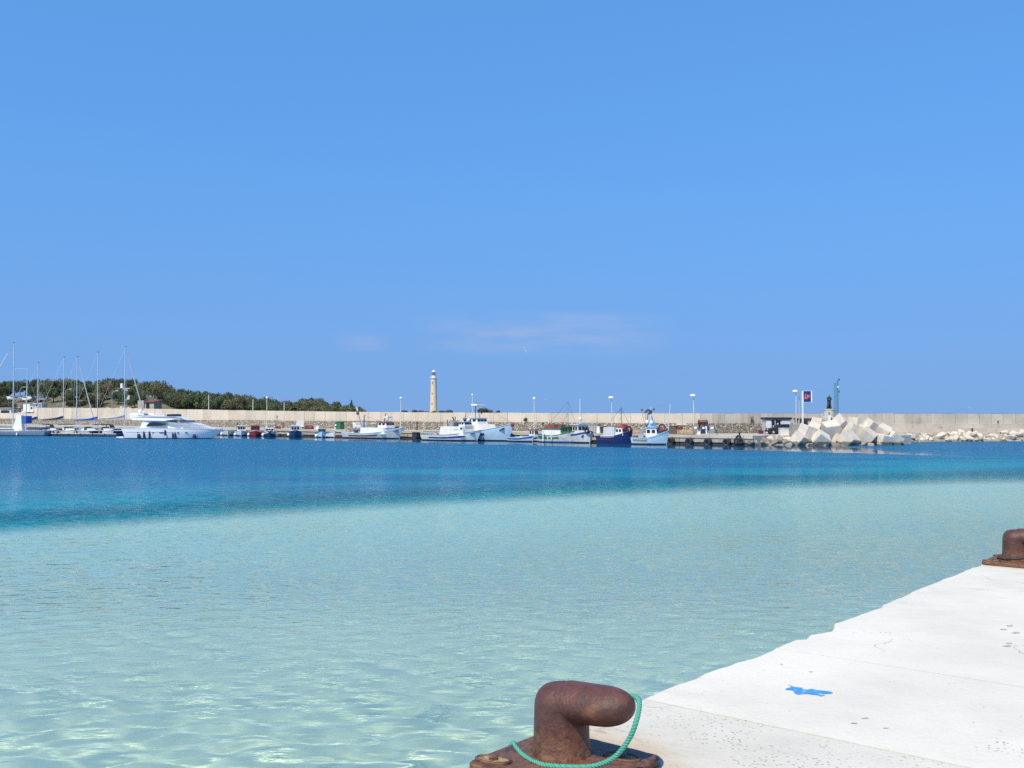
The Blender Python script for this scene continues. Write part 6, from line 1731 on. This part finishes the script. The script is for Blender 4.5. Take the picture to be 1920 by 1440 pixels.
# bronze statue: one continuous robed figure holding a child
bronze = mat('green_bronze', (.075, .095, .065), .55, (.025, .032, .026), 3.2, metal=.35, bump=.5, bscale=7, ns_lo=.40, ns_hi=.60)
zb = zz(766.9); hgt = zz(740) - zb
stt = thing('statue', 'dark green bronze figure standing with folded arms on the round pedestal', 'statue', (p.x, p.y, zb), rad(12))
sk = bpy.data.meshes.new('body')
J = {'pel': (0,0,.50), 'wai': (0,.0,.60), 'che': (0,-.01,.735), 'nec': (0,-.01,.845), 'hd0': (0,-.02,.89), 'hd1': (0,-.02,.955),
     'hl': (-.06,0,.47), 'kl': (-.085,-.03,.25), 'al': (-.11,0,.04), 'tl': (-.12,-.07,.018),
     'hr': (.06,0,.47), 'kr': (.08,-.045,.25), 'ar': (.10,.01,.04), 'tr': (.11,-.06,.018),
     'sl': (-.115,0,.80), 'el': (-.165,-.02,.645), 'wl': (-.04,-.15,.62), 'ml': (.02,-.16,.63),
     'sr': (.115,0,.80), 'er': (.165,-.03,.65), 'wr': (.05,-.15,.67), 'mr': (-.01,-.165,.68)}
R2 = {'pel': .085, 'wai': .078, 'che': .105, 'nec': .04, 'hd0': .052, 'hd1': .05, 'hl': .075, 'kl': .055, 'al': .038, 'tl': .03, 'hr': .075, 'kr': .055, 'ar': .038, 'tr': .03,
      'sl': .055, 'el': .045, 'wl': .034, 'ml': .034, 'sr': .055, 'er': .045, 'wr': .034, 'mr': .034}
ks = list(J)
ED = [('pel','wai'),('wai','che'),('che','nec'),('nec','hd0'),('hd0','hd1'),('pel','hl'),('hl','kl'),('kl','al'),('al','tl'),('pel','hr'),('hr','kr'),('kr','ar'),('ar','tr'),('che','sl'),('sl','el'),('el','wl'),('wl','ml'),('che','sr'),('sr','er'),('er','wr'),('wr','mr')]
sk.from_pydata([tuple(c*hgt for c in J[k]) for k in ks], [(ks.index(a), ks.index(b)) for a, b in ED], [])
sk.materials.append(bronze)
so_ = obj_from_mesh('body', sk, stt)
so_.modifiers.new('skin', 'SKIN'); sk.skin_vertices.new() if not sk.skin_vertices else None
for k, sv in zip(ks, sk.skin_vertices[0].data): sv.radius = (R2[k]*hgt, R2[k]*hgt)
sk.skin_vertices[0].data[0].use_root = True
su = so_.modifiers.new('sub', 'SUBSURF'); su.levels = 2; su.render_levels = 2
MB().ball((0, -.17*hgt, .665*hgt), .075*hgt, 14, 10, .85).build('bundle', bronze, stt, smooth=True)
cl = MB(); prof = [(.165, .02), (.150, .12), (.125, .30), (.115, .45), (.125, .58), (.14, .72), (.12, .80)]
n_c = 22
vs_ = []
for r, z in prof:
    for k in range(n_c + 1):
        a = rad(-35) + rad(250)*k/n_c
        f = 1 + .10*math.sin(k*1.9) * (1 - z)
        vs_.append((r*f*hgt*math.cos(a)*1.05, r*f*hgt*math.sin(a)*.85 + .01*hgt, z*hgt))
cl.add(vs_, [(i*(n_c+1)+k, i*(n_c+1)+k+1, (i+1)*(n_c+1)+k+1, (i+1)*(n_c+1)+k) for i in range(len(prof)-1) for k in range(n_c)])
ck = cl.build('cloak', bronze, stt, smooth=True)
sd_ = ck.modifiers.new('thickness', 'SOLIDIFY'); sd_.thickness = .03
# beacon mast with ladder
bm_ = Vector((K(1571)*145.5, 145.5, 2.2))
t = thing('beacon_mast', 'green lattice beacon mast with caged ladder beside the statue', 'mast', bm_, 0)
z_ = lambda v: H + (774 - v)*145.5/FPX - 2.2
mpx = 145.5/FPX
ma = MB().tube([(0, 0, 0), (0, 0, z_(714))], .075, 8).build('column', mast_green, t)
la = MB()
for x in (-2.4, -5.2, -7.6):
    la.tube([(x*mpx, -.15 if x < -4 else .1, 0), (x*mpx, -.15 if x < -4 else .1, z_(717.5))], .028, 6)
la.build('ladder_rail', mast_green, t)
for i in range(26):
    z = .2 + (z_(718) - .3)*i/25; MB().tube([(-7.6*mpx, -.15, z), (-5.2*mpx, -.15, z)], .013, 4).build('rung', mast_green, t)
for v in (720, 732, 744, 755, 766, 777): MB().torus((-5*mpx, -.05, z_(v)), .24, .014, 'z', 14, 5).build('cage_hoop', mast_green, t)
MB().tube([(0, 0, z_(714)), (.15, 0, z_(711.5)), (.2, 0, z_(710))], .08, 6).build('top_arm', mast_green, t)
MB().lathe([(.03, z_(713.5)), (.12, z_(713)), (.10, z_(711.5)), (.02, z_(709.6))], 10, (.22, 0, 0)).build('lantern', darkmetal, t)
MB().ball((0, -.12, z_(726.2)), .13).build('lamp', white_gel, t)
MB().lathe([(.03, z_(736)), (.12, z_(735.5)), (.10, z_(734)), (.02, z_(732.4))], 10, (.2, 0, 0)).build('lower_lantern', darkmetal, t)

# cubes: (x, y) in a 7.385x view of the pile, edge in m, distance, tilt
CUBES = [
 (405, 905, 2.05, 138.2, (12, 18, 20), 'big tilted cube leaning at the left of the pile, next to the slab'),
 (722, 862, 2.0, 138.6, (22, -8, 4), 'upright cube in the middle of the pile below the stele'),
 (868, 790, 2.0, 140.2, (38, 28, 30), 'cube balanced on a corner at the top centre right of the stele'),
 (1025, 890, 2.1, 138.8, (10, 24, 14), 'large cube right of centre leaning to the right'),
 (1222, 955, 1.9, 137.4, (16, 38, -24), 'cube standing on an edge with a rounded face, right part of the pile'),
 (585, 985, 1.75, 136.6, (30, 32, 8), 'front cube lying on its corner at the water in the left half'),
 (285, 990, 1.6, 137.0, (36, 12, 44), 'leftmost low cube with one sloping pointed face at the water'),
 (965, 1000, 2.0, 136.8, (44, 6, 40), 'low front cube in the centre with a small dark hole'),
 (1285, 815, 1.65, 140.4, (24, 26, 20), 'upper cube sloping down at the right shoulder of the pile'),
 (1450, 890, 1.7, 139.4, (20, 30, -30), 'cube with a shaded front at the right shoulder'),
 (1435, 1020, 1.9, 137.4, (12, 8, 26), 'flat low cube at the water on the right'),
 (1590, 985, 1.8, 138.4, (18, 34, 10), 'last big cube at the right end of the pile'),
 (560, 800, 1.8, 141.0, (8, 20, 34), 'cube at the back left of the stele foot'),
 (690, 760, 1.7, 142.0, (6, 4, 12), 'cube at the back just behind the stele foot'),
 (1075, 775, 1.7, 141.2, (5, 8, 30), 'flat-topped cube at the back right of the top cube'),
 (840, 1010, 1.5, 138.0, (30, 10, 55), 'shadowed cube wedged low in the centre of the pile'),
 (1340, 1010, 1.5, 138.6, (40, 20, 15), 'shadowed cube wedged low right of the edge-standing cube'),
 (500, 870, 1.6, 140.4, (15, 35, 60), 'half-hidden cube wedged behind the big left cube'),
 (800, 900, 1.7, 140.3, (20, 20, 45), 'half-hidden cube between the middle and the top cubes'),
 (1170, 880, 1.6, 140.5, (25, 10, 35), 'half-hidden cube behind the edge-standing cube'),
]
def cube_mesh(e, hole=False):
    bm = bmesh.new(); bmesh.ops.create_cube(bm, size=e)
    bmesh.ops.bevel(bm, geom=bm.edges[:], offset=.05, segments=2, affect='EDGES')
    me = bpy.data.meshes.new('concrete_cube'); bm.to_mesh(me); bm.free(); me.materials.append(concrete_cube); return me
for x, y, e, D, (rx, ry, rz), lb in CUBES:
    o = obj_from_mesh('concrete_cube', cube_mesh(e)); o.location = P(1460 + x/7.385, 690 + y/7.385, D)
    o.rotation_euler = (rad(rx), rad(ry), rad(rz)); tag(o, 'concrete breakwater ' + lb, 'concrete cube', 'concrete cubes on the mole head')
p = P(1491, 806, 140.5)
o = MB().taper(-.65, .65, .5, -1.2, .75, .02, .02, .02).build('concrete_slab', quay_conc); o.location = p; o.rotation_euler = (0, 0, rad(8))
tag(o, 'upright grey concrete slab between the kiosk car and the cubes', 'slab')

# boulders: round the foot of the cubes and along the right-hand breakwater
for u, v, D, s_, lb in ((1408, 828, 136.9, 1.5, 'brownish broken rock against the right end of the quay face'), (1416, 830, 137.4, 1.3, 'pale rock just right of the quay end'), (1428, 825, 139.0, 1.5, 'flat weathered rock at the left end of the mole head'), (1436, 829, 138.2, 1.3, 'dark-footed rock second from left at the mole head'), (1443, 823, 138.8, 1.6, 'pale flat rock before the white concrete box'), (1452, 829, 138.0, 1.3, 'dark hollowed rock at the water before the white box'), (1462, 823, 138.6, 1.9, 'long pale sloping rock left of the cubes'), (1470, 829, 137.8, 1.4, 'dark wet rock at the water left of the cubes'), (1478, 825, 138.0, 1.5, 'pale rock touching the leftmost cube'), (1417, 829, 139.4, .9, 'small brown rock at the end of the quay face'), (1410, 831, 139.6, .7, 'smallest brown rock under the quay end')):
    boulder(rr_.choice(ROCK if 'pale' in lb else ROCKW), P(u, v, D), s_, lb, 'rock', 'rocks at the mole head')
for i in range(26):
    u = 1490 + i*8.3 + rr_.uniform(-3, 3)
    boulder(rr_.choice(ROCKW), P(u, 834.5 + rr_.uniform(-2, 1.5), 136.6 + (2.5 if u > 1660 else 0) + rr_.uniform(-.5, .6)), rr_.uniform(.7, 1.3), 'dark wet rock at the waterline under the concrete cubes', 'rock', 'wet rocks under the cubes')
bank = MB()
bp_ = [P(1690, 830, 141.5), P(1716, 828, 152), P(1790, 828, 156), P(1960, 828, 157), P(2120, 828, 157)]
for i, q_ in enumerate(bp_):
    bank.v += [(q_.x, q_.y - .8, -1.5), (q_.x, q_.y + .4, .2), (q_.x, q_.y + 3.5, 1.05), (q_.x, q_.y + 7.5, 1.1)]
for i in range(len(bp_) - 1):
    for k in range(3): bank.f.append((4*i+k, 4*i+4+k, 4*i+5+k, 4*i+1+k)); bank.mi.append(0)
struct(bank.build('rubble_bank', rock_wet))
for i in range(190):
    u = rr_.uniform(1688, 1990); t_ = rr_.random()
    D0 = interp(u, [(1690, 145), (1716, 152.5), (1790, 156.2), (1990, 157.2)])
    D = D0 + t_*3.6; z = .05 + t_*1.15
    big = rr_.random() < .22 and u > 1760
    s_ = rr_.uniform(1.15, 1.75) if big else rr_.uniform(.5, 1.05)
    lb = 'large pale limestone boulder in the rubble along the right breakwater' if big else 'small pale limestone boulder in the rubble along the right breakwater'
    boulder(rr_.choice(ROCK), (K(u)*D, D, z + (.25 if big else 0)), s_, lb, 'boulder', 'boulders along the right breakwater')
def wpost(label, u, D, z, h_):
    t = thing('mooring_post', label, 'post', (K(u)*D, D, z), 0, 'posts on the right breakwater')
    MB().lathe([(.13, 0), (.10, .1), (.10, h_)], 8).build('shaft', darkmetal, t); MB().lathe([(.15, h_), (.15, h_ + .08), (.04, h_ + .12)], 8).build('cap', darkmetal, t)
wpost('left post of the dark pair on the step of the right breakwater', 1759, 160.8, 1.3, .6); wpost('right post of the dark pair on the step of the right breakwater', 1764, 160.8, 1.3, .65); wpost('lone dark post on the step further right', 1822, 161.0, 1.3, .55); wpost('lone dark post on the upper step near the right edge', 1870.5, 163.0, 2.6, .4)

# ------------------------------------------------------------------ gulls
def gull(label, u, v, D, rz, roll, span=1.25):
    t = thing('gull', label, 'bird', P(u, v, D), rz, 'gulls in flight'); t.rotation_euler = (rad(roll), rad(-8), rz)
    s_ = span
    bd = MB(); prof = [(.002, -.30), (.03, -.24), (.055, -.10), (.06, .02), (.045, .14), (.036, .19), (.034, .23), (.015, .27), (.004, .31)]
    vs_ = []; fs = []
    for r, x in prof:
        for k in range(10): a = 2*PI*k/10; vs_.append((x*s_, r*s_*math.cos(a), r*s_*math.sin(a)))
    for i in range(len(prof)-1):
        for k in range(10): fs.append((i*10+k, i*10+(k+1) % 10, (i+1)*10+(k+1) % 10, (i+1)*10+k))
    bd.add(vs_, fs).build('body', white_paint, t, smooth=True)
    for sd in (-1, 1):
        w = MB()
        P0 = [(.10, .04, .02), (.14, .26, .12), (.06, .50, .08), (-.05, .62, .03)]; P1 = [(-.08, .04, .02), (-.02, .26, .11), (-.06, .48, .07), (-.07, .62, .03)]
        vs_ = [(x*s_, sd*y*s_*.85, z*s_) for x, y, z in P0] + [(x*s_, sd*y*s_*.85, (z - .012)*s_) for x, y, z in P1] + [(x*s_, sd*y*s_*.85, (z + .012)*s_) for x, y, z in P0]
        w.add(vs_, [(0,1,5,4),(1,2,6,5),(2,3,7,6),(8,9,5,4),(9,10,6,5),(10,11,7,6),(0,1,9,8),(1,2,10,9),(2,3,11,10)]).build('wing', white_paint, t)
    MB().add([(-.27*s_, -.03*s_, 0), (-.40*s_, -.07*s_, .01*s_), (-.40*s_, .07*s_, .01*s_), (-.27*s_, .03*s_, 0), (-.3*s_, 0, .02*s_)], [(0,1,2,3), (0,1,4), (1,2,4), (2,3,4)]).build('tail', white_paint, t)
gull('gull gliding highest above the middle of the wall', 984, 656, 300, rad(70), 60, 1.5)
gull('gull above the taller trawler, right of the lighthouse', 931, 726, 260, rad(150), 35, 1.2)
gull('low gull just right of the lamp post behind the cabin boat', 1021.5, 749.5, 230, rad(170), 10, .9)
gull('low gull above the light blue boat', 1236, 754.5, 220, rad(175), 10, .9)
gull('lone small gull above the right breakwater', 1817.5, 764.5, 260, rad(80), 30, .9)
